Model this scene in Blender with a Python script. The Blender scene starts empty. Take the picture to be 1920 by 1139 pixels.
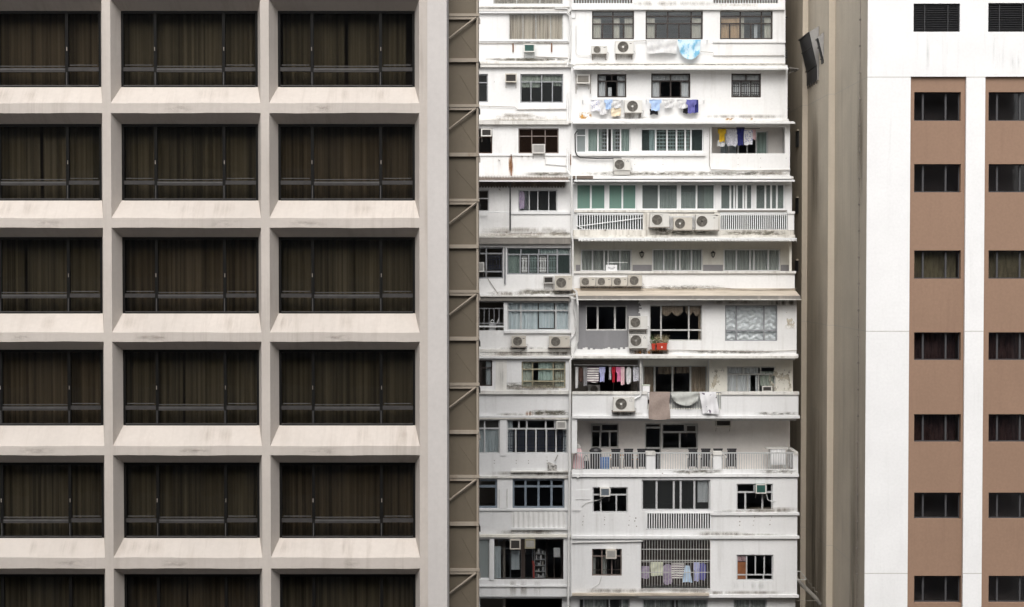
import bpy, bmesh, math, random
from mathutils import Vector
R = random.Random(7)
C = bpy.context.scene.collection
# ------------------------------------------------------------------ camera model
F = 2900.0; CX = 960.0; CY = 569.5; H = 34.0
TH = math.atan(72.5 / F); CT, ST = math.cos(TH), math.sin(TH)
def PX(x, D, y=569.5):
    dy = (CY - y) / F
    return D / (CT + dy * ST) * (x - CX) / F
def PZ(y, D):
    dy = (CY - y) / F
    t = D / (CT + dy * ST)
    return H + t * (-ST + dy * CT)
def P(x, y, D): return (PX(x, D, y), D, PZ(y, D))

# ------------------------------------------------------------------ mesh builder
class MB:
    def __init__(s): s.v = []; s.f = []; s.smooth = False
    def add(s, vs, fs):
        n = len(s.v); s.v += [tuple(p) for p in vs]; s.f += [tuple(i + n for i in f) for f in fs]
    def box(s, x0, x1, y0, y1, z0, z1):
        if x0 > x1: x0, x1 = x1, x0
        if y0 > y1: y0, y1 = y1, y0
        if z0 > z1: z0, z1 = z1, z0
        s.add([(x0,y0,z0),(x1,y0,z0),(x1,y1,z0),(x0,y1,z0),(x0,y0,z1),(x1,y0,z1),(x1,y1,z1),(x0,y1,z1)],
              [(0,3,2,1),(4,5,6,7),(0,1,5,4),(1,2,6,5),(2,3,7,6),(3,0,4,7)])
        return s
    def pbox(s, x0, y0, x1, y1, D, depth, back=0.0):      # box whose FRONT face at plane D covers the rectangle; reaches back
        s.box(PX(x0, D, (y0+y1)/2), PX(x1, D, (y0+y1)/2), D, D + depth + back, PZ(y1, D), PZ(y0, D)); return s
    def quad(s, a, b, c, d): s.add([a,b,c,d], [(0,1,2,3)]); return s
    def prism(s, prof, x0, x1):                            # profile of (y,z) points swept along x
        n = len(prof)
        s.add([(x0,y,z) for y,z in prof] + [(x1,y,z) for y,z in prof],
              [tuple(range(n-1,-1,-1)), tuple(range(n, 2*n))] + [(i,(i+1)%n,n+(i+1)%n,n+i) for i in range(n)]); return s
    def tube(s, pts, r, n=6):
        pts = [Vector(p) for p in pts]; rings = []
        for i, p in enumerate(pts):
            d = (pts[min(i+1,len(pts)-1)] - pts[max(i-1,0)])
            if d.length < 1e-9: d = Vector((0,0,1))
            d.normalize()
            a = Vector((0,1,0)) if abs(d.y) < .9 else Vector((1,0,0))
            u = d.cross(a).normalized(); w = d.cross(u)
            rings.append([p + (u*math.cos(2*math.pi*k/n) + w*math.sin(2*math.pi*k/n))*r for k in range(n)])
        vs = [q for r_ in rings for q in r_]; fs = []
        for i in range(len(rings)-1):
            for k in range(n): fs.append((i*n+k, i*n+(k+1)%n, (i+1)*n+(k+1)%n, (i+1)*n+k))
        fs.append(tuple(range(n-1,-1,-1))); fs.append(tuple(range((len(rings)-1)*n, len(rings)*n)))
        s.add(vs, fs); return s
    def cyl_y(s, cx, cz, y0, y1, r, n=20, r2=None):
        r2 = r if r2 is None else r2
        vs = [(cx+r*math.cos(2*math.pi*k/n), y0, cz+r*math.sin(2*math.pi*k/n)) for k in range(n)] + \
             [(cx+r2*math.cos(2*math.pi*k/n), y1, cz+r2*math.sin(2*math.pi*k/n)) for k in range(n)]
        s.add(vs, [tuple(range(n)), tuple(range(2*n-1, n-1, -1))] + [(k,n+k,n+(k+1)%n,(k+1)%n) for k in range(n)]); return s
    def ring_y(s, cx, cz, y, r, t, n=20):
        pts = [(cx+r*math.cos(2*math.pi*k/n), y, cz+r*math.sin(2*math.pi*k/n)) for k in range(n+1)]
        return s.tube(pts, t, 4)
    def holes(s, x0, x1, z0, z1, y, th, hs):
        """wall slab with rectangular openings: front, back and reveals"""
        xs = sorted(set([x0,x1] + [min(max(h[i],x0),x1) for h in hs for i in (0,1)]))
        zs = sorted(set([z0,z1] + [min(max(h[i],z0),z1) for h in hs for i in (2,3)]))
        def inh(x, z): return any(h[0] < x < h[1] and h[2] < z < h[3] for h in hs)
        nx, nz = len(xs)-1, len(zs)-1
        sol = [[not inh((xs[i]+xs[i+1])/2, (zs[j]+zs[j+1])/2) for j in range(nz)] for i in range(nx)]
        g = lambda i,j: 0 <= i < nx and 0 <= j < nz and sol[i][j]
        for i in range(nx):
            for j in range(nz):
                if not sol[i][j]: continue
                a,b,c,d = xs[i],xs[i+1],zs[j],zs[j+1]
                s.quad((a,y,c),(b,y,c),(b,y,d),(a,y,d)); s.quad((a,y+th,c),(a,y+th,d),(b,y+th,d),(b,y+th,c))
                if not g(i-1,j): s.quad((a,y,c),(a,y,d),(a,y+th,d),(a,y+th,c))
                if not g(i+1,j): s.quad((b,y,c),(b,y+th,c),(b,y+th,d),(b,y,d))
                if not g(i,j-1): s.quad((a,y,c),(a,y+th,c),(b,y+th,c),(b,y,c))
                if not g(i,j+1): s.quad((a,y,d),(b,y,d),(b,y+th,d),(a,y+th,d))
        return s
    def build(s, name, mat, parent=None, weld=False):
        o0 = Vector((0,0,0)); q = parent
        while q is not None: o0 += q.location; q = q.parent
        me = bpy.data.meshes.new(name)
        vs = s.v; loc = (0,0,0)
        if parent is None:
            b = [min(p[0] for p in vs), max(p[0] for p in vs), min(p[1] for p in vs), max(p[1] for p in vs), min(p[2] for p in vs)]
            loc = ((b[0]+b[1])/2, (b[2]+b[3])/2, b[4]); o0 = Vector(loc)
        me.from_pydata([(p[0]-o0.x, p[1]-o0.y, p[2]-o0.z) for p in vs], [], s.f)
        bm = bmesh.new(); bm.from_mesh(me)
        bmesh.ops.remove_doubles(bm, verts=bm.verts, dist=1e-5)
        bmesh.ops.recalc_face_normals(bm, faces=bm.faces)
        if s.smooth:
            for f in bm.faces: f.smooth = True
        bm.to_mesh(me); bm.free()
        me.materials.append(M[mat] if isinstance(mat, str) else mat)
        o = bpy.data.objects.new(name, me); C.objects.link(o)
        o.location = loc; o.parent = parent
        return o
def tag(o, label, cat, group=None, kind=None):
    if label: o['label'] = label
    if cat: o['category'] = cat
    if group: o['group'] = group
    if kind: o['kind'] = kind
    return o
def thing(name, loc, label, cat, group=None):
    o = bpy.data.objects.new(name, None); C.objects.link(o); o.location = loc; o.empty_display_size = .2
    return tag(o, label, cat, group)

# ------------------------------------------------------------------ materials
M = {}
def nd(t, kind, **kw):
    n = t.nodes.new(kind)
    for k, v in kw.items():
        if k in n.inputs: n.inputs[k].default_value = v
        else: setattr(n, k, v)
    return n
def base(name):
    m = bpy.data.materials.new(name); m.use_nodes = True; t = m.node_tree
    return m, t, t.nodes['Principled BSDF']
def ramp(t, src, a, b):
    r = nd(t, 'ShaderNodeMapRange'); r.inputs[1].default_value = a; r.inputs[2].default_value = b
    t.links.new(src, r.inputs[0]); return r.outputs[0]
def mixc(t, fac, a, b):
    m = nd(t, 'ShaderNodeMix', data_type='RGBA')
    if isinstance(fac, (int,float)): m.inputs[0].default_value = fac
    else: t.links.new(fac, m.inputs[0])
    for i, c in ((6,a),(7,b)):
        if isinstance(c, (tuple,list)): m.inputs[i].default_value = (*c[:3],1)
        else: t.links.new(c, m.inputs[i])
    return m.outputs[2]
def mth(t, op, a, b):
    m = nd(t, 'ShaderNodeMath', operation=op)
    for i, c in enumerate((a,b)):
        if isinstance(c, (int,float)): m.inputs[i].default_value = c
        else: t.links.new(c, m.inputs[i])
    return m.outputs[0]
def noise(t, scale, sc=(1,1,1), detail=4, rough=.55, loc=(0,0,0)):
    g = nd(t, 'ShaderNodeNewGeometry'); mp = nd(t, 'ShaderNodeMapping')
    mp.inputs['Scale'].default_value = sc; mp.inputs['Location'].default_value = loc
    t.links.new(g.outputs['Position'], mp.inputs[0])
    n = nd(t, 'ShaderNodeTexNoise', Scale=scale, Detail=detail, Roughness=rough)
    t.links.new(mp.outputs[0], n.inputs['Vector']); return n.outputs[0]
def paint(name, col, dirt=(.25,.22,.18), streak=.35, blot=.25, rough=.75, bump=.15, seed=0, sthr=(.52,.8), spots=0.0, fine=.06, spec=.3, streakscale=(2.2,2.2,.16)):
    """painted plaster / concrete: cloudy tone, rain streaks, dirt specks and a fine stucco bump"""
    m, t, p = base(name)
    c = mixc(t, ramp(t, noise(t, .55, detail=5, loc=(seed,seed,0)), .35, .75), col, tuple(k*(1-blot*.55) for k in col))
    c = mixc(t, mth(t, 'MULTIPLY', ramp(t, noise(t, 9, detail=3, loc=(seed,0,3)), .3, .7), fine*4), c, tuple(k*.75 for k in col))
    st = mth(t, 'MULTIPLY', ramp(t, noise(t, 1.6, streakscale, 6, .65, (seed*3,1,0)), *sthr), streak)
    st = mth(t, 'MULTIPLY', st, ramp(t, noise(t, .35, detail=2, loc=(0,seed,5)), .3, .62))
    c = mixc(t, st, c, dirt)
    if spots:
        sp = mth(t, 'MULTIPLY', ramp(t, noise(t, 3.2, (1,1,1.3), 6, .7, (seed,9,2)), .66, .72), spots)
        c = mixc(t, sp, c, dirt)
    t.links.new(c, p.inputs['Base Color'])
    p.inputs['Roughness'].default_value = rough; p.inputs['Specular IOR Level'].default_value = spec
    if bump:
        b = nd(t, 'ShaderNodeBump', Strength=bump, Distance=.02)
        t.links.new(noise(t, 22, detail=5, rough=.7), b.inputs['Height']); t.links.new(b.outputs[0], p.inputs['Normal'])
    M[name] = m; return m
def plain(name, col, rough=.5, metal=0.0, var=.12, spec=.4, scale=6):
    m, t, p = base(name)
    c = mixc(t, ramp(t, noise(t, scale, detail=4), .3, .7), tuple(k*(1-var) for k in col), tuple(min(1,k*(1+var*.5)) for k in col))
    t.links.new(c, p.inputs['Base Color'])
    p.inputs['Roughness'].default_value = rough; p.inputs['Metallic'].default_value = metal; p.inputs['Specular IOR Level'].default_value = spec
    M[name] = m; return m
def cloth(name, col, col2=None, scale=(7,7,.3), thr=(.4,.65), nsc=2.0, trans=.15, loc=(0,0,0)):
    m, t, p = base(name)
    c2 = col2 or tuple(k*.82 for k in col)
    c = mixc(t, ramp(t, noise(t, nsc, scale, 4, loc=loc), *thr), col, c2)
    t.links.new(c, p.inputs['Base Color']); p.inputs['Roughness'].default_value = .95; p.inputs['Specular IOR Level'].default_value = .1
    tr = nd(t, 'ShaderNodeBsdfTranslucent'); t.links.new(c, tr.inputs[0])
    mx = nd(t, 'ShaderNodeMixShader'); mx.inputs[0].default_value = trans
    t.links.new(p.outputs[0], mx.inputs[1]); t.links.new(tr.outputs[0], mx.inputs[2])
    t.links.new(mx.outputs[0], t.nodes['Material Output'].inputs[0]); M[name] = m; return m
def glass(name, tint, refl=1.0, rough=.03, milky=0.0, milk=(.5,.55,.55), wav=.0):
    m, t, p = base(name); t.nodes.remove(p)
    tr = nd(t, 'ShaderNodeBsdfTransparent', Color=(*[math.sqrt(q) for q in tint],1)); gl = nd(t, 'ShaderNodeBsdfGlossy', Roughness=rough)
    gl.inputs['Color'].default_value = (.9,.95,1,1)
    fr = nd(t, 'ShaderNodeFresnel', IOR=1.5)
    b = nd(t, 'ShaderNodeBump', Strength=.04, Distance=.05); t.links.new(noise(t, 1.1, detail=2), b.inputs['Height'])
    t.links.new(b.outputs[0], gl.inputs['Normal'])
    mx = nd(t, 'ShaderNodeMixShader'); t.links.new(mth(t, 'MULTIPLY', fr.outputs[0], refl*.7), mx.inputs[0])
    src = tr.outputs[0]
    if milky:
        df = nd(t, 'ShaderNodeBsdfDiffuse', Color=(*milk,1)); m2 = nd(t, 'ShaderNodeMixShader')
        m2.inputs[0].default_value = milky*.6; t.links.new(tr.outputs[0], m2.inputs[1]); t.links.new(df.outputs[0], m2.inputs[2]); src = m2.outputs[0]
    t.links.new(src, mx.inputs[1]); t.links.new(gl.outputs[0], mx.inputs[2])
    t.links.new(mx.outputs[0], t.nodes['Material Output'].inputs[0]); M[name] = m; return m
def stain_or_shade(name, col, dens=.7, sc=(3,3,.35), thr=(.42,.7), seed=0, n=1.5):
    """see-through grime or shade sheet, fades out irregularly"""
    m, t, p = base(name)
    p.inputs['Base Color'].default_value = (*col,1); p.inputs['Roughness'].default_value = .95; p.inputs['Specular IOR Level'].default_value = .05
    tr = nd(t, 'ShaderNodeBsdfTransparent'); mx = nd(t, 'ShaderNodeMixShader')
    tc = nd(t, 'ShaderNodeTexCoord'); sx = nd(t, 'ShaderNodeSeparateXYZ'); t.links.new(tc.outputs['Generated'], sx.inputs[0])
    def edge(o, w):
        a = mth(t, 'MULTIPLY', o, 1.0/w); b = mth(t, 'MULTIPLY', mth(t, 'SUBTRACT', 1.0, o), 1.0/w)
        return mth(t, 'MINIMUM', mth(t, 'MINIMUM', a, b), 1.0)
    e = mth(t, 'MULTIPLY', edge(sx.outputs[1 if name == 'st_mildew' else 0], .25), edge(sx.outputs[2], .45))
    f = mth(t, 'MULTIPLY', ramp(t, noise(t, n, sc, 6, .65, (seed,0,seed)), *thr), dens)
    t.links.new(mth(t, 'MULTIPLY', e, f), mx.inputs[0])
    t.links.new(tr.outputs[0], mx.inputs[1]); t.links.new(p.outputs[0], mx.inputs[2])
    t.links.new(mx.outputs[0], t.nodes['Material Output'].inputs[0]); M[name] = m; return m

paint('hotel', (.57,.52,.475), dirt=(.28,.23,.19), streak=.65, blot=.25, bump=.12, sthr=(.5,.85), streakscale=(3.2,.5,.14))
paint('hotel_pier', (.60,.57,.55), dirt=(.4,.37,.34), streak=.3, blot=.12, bump=.08, seed=4)  # whiter tone puts the pier's lighter shading into its colour
plain('bronze', (.030,.028,.027), .5, 0, .2, .2)
plain('bronze_dark', (.009,.0085,.008), .5, 0, .2, .15); plain('bronze_rail', (.050,.047,.046), .45, 0, .2, .3)
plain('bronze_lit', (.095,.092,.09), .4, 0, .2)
plain('dark_room', (.03,.028,.025), .9)
cloth('olive', (.30,.265,.195), (.10,.09,.068), (9,1,.04), (.36,.66), 1.1, .1)  # dark second tone paints fold shade into these three curtain cloths
cloth('olive_pale', (.34,.30,.225), (.11,.10,.075), (9,1,.04), (.36,.66), 1.1, .1, (5,0,0))
cloth('brown_drape', (.32,.265,.195), (.10,.086,.066), (9,1,.04), (.36,.66), 1.1, .1, (11,0,0))
glass('hotel_glass', (.50,.48,.44), .7, .02, .012, (.20,.19,.17))
paint('white', (.79,.79,.785), dirt=(.42,.40,.36), streak=.42, blot=.16, bump=.12, spots=.2, seed=1)
paint('white2', (.765,.77,.775), dirt=(.36,.35,.33), streak=.48, blot=.17, bump=.12, spots=.22, seed=2)
paint('grimy', (.70,.68,.63), dirt=(.20,.17,.13), streak=.85, blot=.35, bump=.2, spots=.55, seed=3, sthr=(.45,.7))
paint('slab_edge', (.72,.71,.68), dirt=(.24,.21,.17), streak=.8, blot=.3, bump=.15, spots=.5, seed=5, sthr=(.46,.72))
paint('sandy', (.60,.535,.45), dirt=(.19,.15,.11), streak=.8, blot=.4, bump=.2, spots=.6, seed=6, sthr=(.45,.75), streakscale=(.6,3,3))
paint('cream', (.77,.75,.68), dirt=(.35,.31,.24), streak=.4, blot=.25, bump=.1, spots=.1, seed=7)
paint('beige_in', (.81,.775,.735), dirt=(.4,.36,.31), streak=.25, blot=.2, bump=.08, seed=8)
paint('greywall', (.235,.235,.245), dirt=(.5,.5,.5), streak=.15, blot=.25, bump=.1, seed=9)
paint('dado', (.30,.29,.30), streak=.1, blot=.15, bump=.05, seed=10)
paint('interior', (.30,.27,.235), streak=.1, blot=.3, bump=0, seed=11)
paint('corr_dark', (.16,.13,.11), dirt=(.35,.28,.22), streak=.6, blot=.5, bump=.2, spots=.6, seed=12)
paint('corr_white', (.75,.75,.74), dirt=(.3,.27,.23), streak=.5, blot=.2, bump=.05, spots=.3, seed=13)
paint('gutter', (.24,.225,.205), dirt=(.5,.46,.40), streak=.5, blot=.4, bump=.05, spots=.4, seed=14)
paint('pipe', (.70,.70,.69), dirt=(.3,.27,.23), streak=.4, blot=.2, bump=0, spots=.4, seed=15, rough=.45)
paint('peel', (.52,.46,.36), dirt=(.8,.79,.76), streak=.3, blot=.4, bump=.2, spots=.7, seed=16)
plain('rust', (.20,.09,.045), .9, 0, .5, .1, 12)
plain('black_cable', (.02,.02,.02), .6)
plain('frame_brown', (.040,.030,.026), .5, 0, .2)
plain('frame_brown2', (.17,.135,.12), .5, 0, .2)
plain('frame_grey', (.30,.31,.325), .45, .2, .15)
plain('frame_alu', (.55,.56,.565), .4, .2, .1)
plain('frame_white', (.76,.77,.775), .4, 0, .06)
plain('frame_blue', (.17,.205,.245), .5, 0, .2)
plain('frame_olive', (.33,.30,.21), .5, 0, .25)
plain('frame_pale', (.52,.52,.50), .5, 0, .2)
plain('wood', (.22,.085,.035), .5, 0, .25)
plain('wood_dark', (.055,.028,.018), .5, 0, .25)
glass('glass', (.90,.92,.92), .7)
glass('glass_green', (.50,.68,.62), .9, .03, .85, (.27,.43,.37))
glass('glass_teal', (.74,.81,.79), .9, .03, .16, (.22,.29,.28))
glass('glass_grey', (.82,.84,.84), 1.0, .03, .07, (.32,.34,.34))
glass('glass_brown', (.35,.25,.2), .6, .03, .35, (.045,.028,.02))
glass('glass_frost', (.6,.66,.66), .6, .1, .6, (.50,.55,.55))
glass('glass_dark', (.78,.79,.79), .9); glass('glass_gallery', (.75,.8,.79), 1.0, .03, .55, (.30,.35,.34))  # gallery panes carry a pale reflection as diffuse colour
cloth('cur_cream', (.82,.77,.65), (.66,.6,.5)); cloth('cur_beige', (.62,.54,.44), (.32,.26,.20), (5,1,.15))
cloth('cur_white', (.85,.85,.85), (.70,.71,.73)); cloth('cur_ice', (.80,.86,.88), (.64,.72,.75))
cloth('cur_green', (.60,.72,.66), (.45,.57,.51)); cloth('cur_grey', (.62,.64,.60), (.36,.38,.36), (8,1,.1))
cloth('cur_orange', (.80,.53,.30), (.62,.40,.22)); cloth('cur_swag', (.62,.50,.38), (.45,.35,.26), trans=.05)
cloth('cur_sage', (.62,.66,.58), (.50,.55,.47))
m, t, p = base('foil'); p.inputs['Metallic'].default_value = .12; p.inputs['Roughness'].default_value = .4
p.inputs['Base Color'].default_value = (.84,.85,.86,1); M['foil'] = m
plain('lattice', (.62,.64,.63), .6); plain('lattice_blue', (.13,.14,.19), .5)
paint('ac_white', (.68,.67,.635), dirt=(.36,.28,.20), streak=.55, blot=.22, bump=0, spots=.35, seed=41, rough=.5); paint('ac_cream', (.58,.545,.48), dirt=(.30,.22,.15), streak=.6, blot=.3, bump=0, spots=.4, seed=42, rough=.55); plain('ac_grey', (.42,.41,.39), .6, 0, .2, .3, 3)
plain('ac_dark', (.055,.05,.046), .7); plain('ac_guard', (.23,.215,.19), .6); plain('ac_slate', (.17,.20,.23), .5); plain('ac_green', (.045,.13,.11), .4); plain('ac_teal', (.06,.16,.14), .4)
plain('bracket', (.30,.27,.24), .7, .3, .4); plain('hub', (.66,.65,.62), .5)
plain('mark', (.10,.10,.11), .6); plain('mark_grey', (.32,.32,.33), .6)
# right-hand tower
paint('tower_white', (.83,.83,.83), dirt=(.45,.45,.44), streak=.32, blot=.13, bump=.04, seed=21, sthr=(.55,.85))
paint('tower_side', (.56,.495,.40), dirt=(.19,.16,.12), streak=.5, blot=.30, bump=.12, seed=22, sthr=(.45,.85), streakscale=(1.2,1.2,.05), fine=.1)
paint('tower_strip', (.58,.51,.415), dirt=(.3,.25,.19), streak=.3, blot=.15, bump=.08, seed=23)
paint('tower_brown', (.295,.19,.132), dirt=(.17,.10,.075), streak=.35, blot=.14, bump=.15, seed=24, fine=.10)
plain('joint', (.40,.38,.345), .9)
plain('louvre', (.055,.055,.058), .5, .3); plain('hood_cheek', (.36,.35,.34), .5, .4)
plain('tw_frame', (.06,.06,.064), .5, 0)
glass('tw_glass', (.58,.57,.60), 1.0); cloth('tw_blind', (.42,.38,.22), (.28,.25,.15), (5,1,1)); cloth('tw_blind_red', (.15,.09,.075), (.08,.05,.045), (5,1,1))
# brown clad shaft
paint('shaft', (.165,.138,.102), dirt=(.10,.08,.06), streak=.35, blot=.4, bump=.06, seed=31, rough=.6)
paint('shaft_bar', (.38,.33,.27), dirt=(.17,.11,.07), streak=.8, blot=.3, bump=.05, spots=.5, seed=32)
# laundry and small goods
for nm, c1, c2, sc, th in [('l_white',(.74,.74,.735),(.60,.60,.61),(4,4,4),(.4,.7)), ('l_bluewhite',(.62,.78,.88),(.20,.48,.68),(3,3,2),(.45,.6)),
    ('l_sky',(.46,.60,.84),(.38,.52,.76),(4,4,4),(.4,.7)), ('l_navy',(.045,.05,.20),(.03,.035,.14),(4,4,4),(.4,.7)), ('l_indigo',(.16,.16,.42),(.12,.12,.34),(4,4,4),(.4,.7)),
    ('l_print',(.78,.78,.80),(.30,.32,.55),(9,9,9),(.55,.6)), ('l_cream',(.80,.70,.54),(.74,.63,.46),(4,4,4),(.4,.7)), ('l_black',(.025,.025,.03),(.02,.02,.02),(4,4,4),(.4,.7)),
    ('l_yellow',(.80,.53,.05),(.70,.45,.04),(4,4,4),(.4,.7)), ('l_greyprint',(.66,.66,.70),(.42,.42,.48),(14,14,14),(.5,.55)), ('l_taupe',(.38,.31,.275),(.33,.265,.235),(8,8,8),(.4,.7)),
    ('l_sage',(.56,.575,.545),(.48,.495,.47),(4,4,4),(.4,.7)), ('l_flower',(.80,.80,.82),(.12,.09,.14),(3.2,3.2,3.2),(.62,.64)), ('l_lilac',(.52,.54,.80),(.44,.46,.70),(4,4,4),(.4,.7)),
    ('l_pink',(.80,.28,.48),(.70,.22,.40),(4,4,4),(.4,.7)), ('l_red',(.55,.03,.05),(.45,.02,.04),(4,4,4),(.4,.7)), ('l_grey',(.30,.30,.31),(.22,.22,.23),(4,4,4),(.4,.7)),
    ('l_palepink',(.80,.58,.60),(.70,.48,.50),(6,6,1),(.4,.7)), ('l_brown',(.10,.06,.05),(.07,.045,.04),(4,4,4),(.4,.7)), ('l_palegreen',(.70,.72,.58),(.62,.64,.50),(4,4,4),(.4,.7)),
    ('l_mauve',(.42,.36,.46),(.32,.27,.38),(7,7,7),(.45,.6)), ('l_paleblue',(.58,.72,.88),(.5,.64,.80),(4,4,4),(.4,.7))]:
    cloth(nm, c1, c2, sc, th, 1.6, .12)
m, t, p = base('l_stripe'); g = nd(t,'ShaderNodeNewGeometry'); s_ = nd(t,'ShaderNodeSeparateXYZ'); t.links.new(g.outputs[0], s_.inputs[0])
t.links.new(mixc(t, mth(t,'GREATER_THAN', mth(t,'FRACT', mth(t,'MULTIPLY', s_.outputs[2], 9.0), 0), .5), (.75,.74,.70), (.16,.12,.15)), p.inputs['Base Color']); p.inputs['Roughness'].default_value=.95; M['l_stripe'] = m
plain('terracotta', (.50,.05,.025), .6, 0, .25); plain('leaf', (.11,.15,.06), .8, 0, .5); plain('leaf_dry', (.30,.26,.16), .9, 0, .4)
plain('black_plastic', (.025,.025,.028), .5); plain('blue_plastic', (.10,.22,.50), .5); plain('wicker', (.50,.25,.09), .7, 0, .3); plain('lamp_black', (.02,.02,.02), .4); plain('lamp_glass', (.5,.48,.42), .3)
plain('paper', (.8,.8,.8), .8); plain('red_paint', (.60,.12,.10), .6)
stain_or_shade('st_dark', (.10,.085,.065), .85); stain_or_shade('st_soft', (.30,.27,.23), .5, (1.3,1.3,.35), seed=5, thr=(.30,.8), n=2.5); stain_or_shade('st_rust', (.34,.16,.05), .8, (5,5,.5), (.45,.65), 9)
stain_or_shade('st_ochre', (.55,.30,.06), .9, (4,4,4), (.45,.6), 13); stain_or_shade('st_water', (.46,.48,.47), .32, (2.5,2.5,.08), (.48,.75), 17); stain_or_shade('st_peel', (.62,.57,.47), .9, (1.3,1.3,1.0), (.53,.56), 27, 2.4)
stain_or_shade('st_mould', (.17,.16,.125), .8, (1.2,1.2,3.5), (.36,.75), 25, 3.0); stain_or_shade('st_hot', (.33,.25,.20), .5, (4,2,.2), (.42,.75), 31)
plain('asphalt', (.05,.05,.052), .9, 0, .3, .2, .6)

# ------------------------------------------------------------------ generic parts
def folds(mb, x0, x1, z0, z1, y, amp=.05, period=.22, rng=R, flare=0.0, hem=0.0):
    """hanging curtain sheet with irregular folds (a real wavy surface)"""
    xs = [0.0]; w = x1 - x0
    while xs[-1] < w: xs.append(xs[-1] + period * rng.uniform(.18,.42))
    xs[-1] = w; ph = rng.uniform(0,6); cols = []
    a = amp
    for i, x in enumerate(xs):
        cols.append((x, math.sin(ph + i*math.pi/1.55) * a * rng.uniform(.5,1.0)))
    n = 4; vs = []; fs = []
    for j in range(n+1):
        v = j/n
        for x, d in cols:
            k = .45 + .55*v
            vs.append((x0 + x + flare*v*math.sin(x*3), y + d*k, z1 + (z0-z1)*v + (hem*math.sin(x*9) if j == n else 0)))
    m_ = len(cols)
    for j in range(n):
        for i in range(m_-1): fs.append((j*m_+i, j*m_+i+1, (j+1)*m_+i+1, (j+1)*m_+i))
    mb.add(vs, fs); return mb

def window(par, D, rect, rows, frame='frame_grey', gl='glass', cur=(), fb=.05, fo=.06, inset=.09, grille=None, fdepth=.07, skip=(), reveal_only=False, extra=None):
    """frame mesh (the part) with pane, curtain and grille sub-parts. rect in photo pixels measured on the plane D"""
    x0,y0,x1,y1 = rect; ym = (y0+y1)/2
    X0, X1, Z0, Z1 = PX(x0,D,ym), PX(x1,D,ym), PZ(y1,D), PZ(y0,D)
    yf = D + inset; mb = MB(); W = X1-X0; Hh = Z1-Z0; g = .004
    mb.box(X0+g,X0+fo,yf,yf+fdepth,Z0+g,Z1-g); mb.box(X1-fo,X1-g,yf,yf+fdepth,Z0+g,Z1-g)
    mb.box(X0+fo,X1-fo,yf,yf+fdepth,Z1-fo,Z1-g); mb.box(X0+fo,X1-fo,yf,yf+fdepth,Z0+g,Z0+fo)
    tot = sum(r[0] for r in rows); v = 0.0; cells = []
    for ri, (hh, cols) in enumerate(rows):
        za = Z1 - Hh*v/tot; zb = Z1 - Hh*(v+hh)/tot; v += hh
        if ri < len(rows)-1: mb.box(X0+fo,X1-fo,yf-.004,yf+fdepth-.006,zb-fb/2,zb+fb/2)
        ct = sum(cols); u = 0.0
        for ci, cw in enumerate(cols):
            xa = X0 + W*u/ct; xb = X0 + W*(u+cw)/ct; u += cw
            if ci < len(cols)-1:
                mb.box(xb-fb/2,xb+fb/2,yf-.008,yf+fdepth-.01,max(zb+(fb/2 if ri<len(rows)-1 else fo),Z0+fo),min(za-(fb/2 if ri else fo),Z1-fo))
            cells.append((ri,ci,xa,xb,zb,za))
    w = mb.build('window', frame, par)
    pm = MB(); k = 0
    for (ri,ci,xa,xb,zb,za) in cells:
        if (ri,ci) in skip: continue
        dy = R.uniform(0,.006); pm.box(xa+.012,xb-.012,yf+.030+dy,yf+.036+dy,zb+.012,za-.012); k += 1
    if k: pm.build('pane', gl, w)
    for c in cur:
        u0,u1,v0,v1,mt = c[:5]; per = c[5] if len(c) > 5 else .2; amp = c[6] if len(c) > 6 else .035
        cm = folds(MB(), X0+W*u0, X0+W*u1, Z1-Hh*v1, Z1-Hh*v0, yf+.13, amp, per); cm.build('curtain', mt, w)
    if grille:
        gm, gmat, gcells = grille
        gb = MB()
        for (ri,ci,xa,xb,zb,za) in cells:
            if (ri,ci) not in gcells: continue
            ya, yb = yf+.10, yf+.118; xa += fb*.7; xb -= fb*.7; zb += fb*.7; za -= fb*.7; w_, h_ = xb-xa, za-zb; b = .014
            if gm == 'panel':      # nested rectangles, as on old window grilles
                for q in (.18,.38):
                    a0,a1,c0,c1 = xa+w_*q, xb-w_*q, zb+h_*q*.35, za-h_*q*.35
                    gb.box(a0-b,a0+b,ya,yb,c0,c1); gb.box(a1-b,a1+b,ya,yb,c0,c1)
                    gb.box(a0+b,a1-b,ya,yb,c0,c0+2*b); gb.box(a0+b,a1-b,ya,yb,c1-2*b,c1)
                for q in (.15,.3,.7,.85): gb.box(xa,xb,ya+.02,yb+.02,zb+h_*q-b,zb+h_*q+b)
            elif gm == 'slats':
                n = 6
                for i in range(n): 
                    zc = zb+h_*(i+.5)/n; gb.box(xa,xb,ya,yb,zc-h_/n*.17,zc+h_/n*.17)
                for q in (.3,.7): gb.box(xa+w_*q-b,xa+w_*q+b,ya-.019,yb-.019,zb,za)
            elif gm == 'bars':
                n = max(2,int(w_/.11))
                for i in range(1,n): gb.box(xa+w_*i/n-.008,xa+w_*i/n+.008,ya,yb,zb,za)
                gb.box(xa,xb,ya+.019,yb+.019,zb+h_*.25-b,zb+h_*.25+b)
        if gb.v: gb.build('grille', gmat, w)
    return w
def hrect(D, rect):
    x0,y0,x1,y1 = rect; ym = (y0+y1)/2
    return (PX(x0,D,ym), PX(x1,D,ym), PZ(y1,D), PZ(y0,D))

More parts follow.
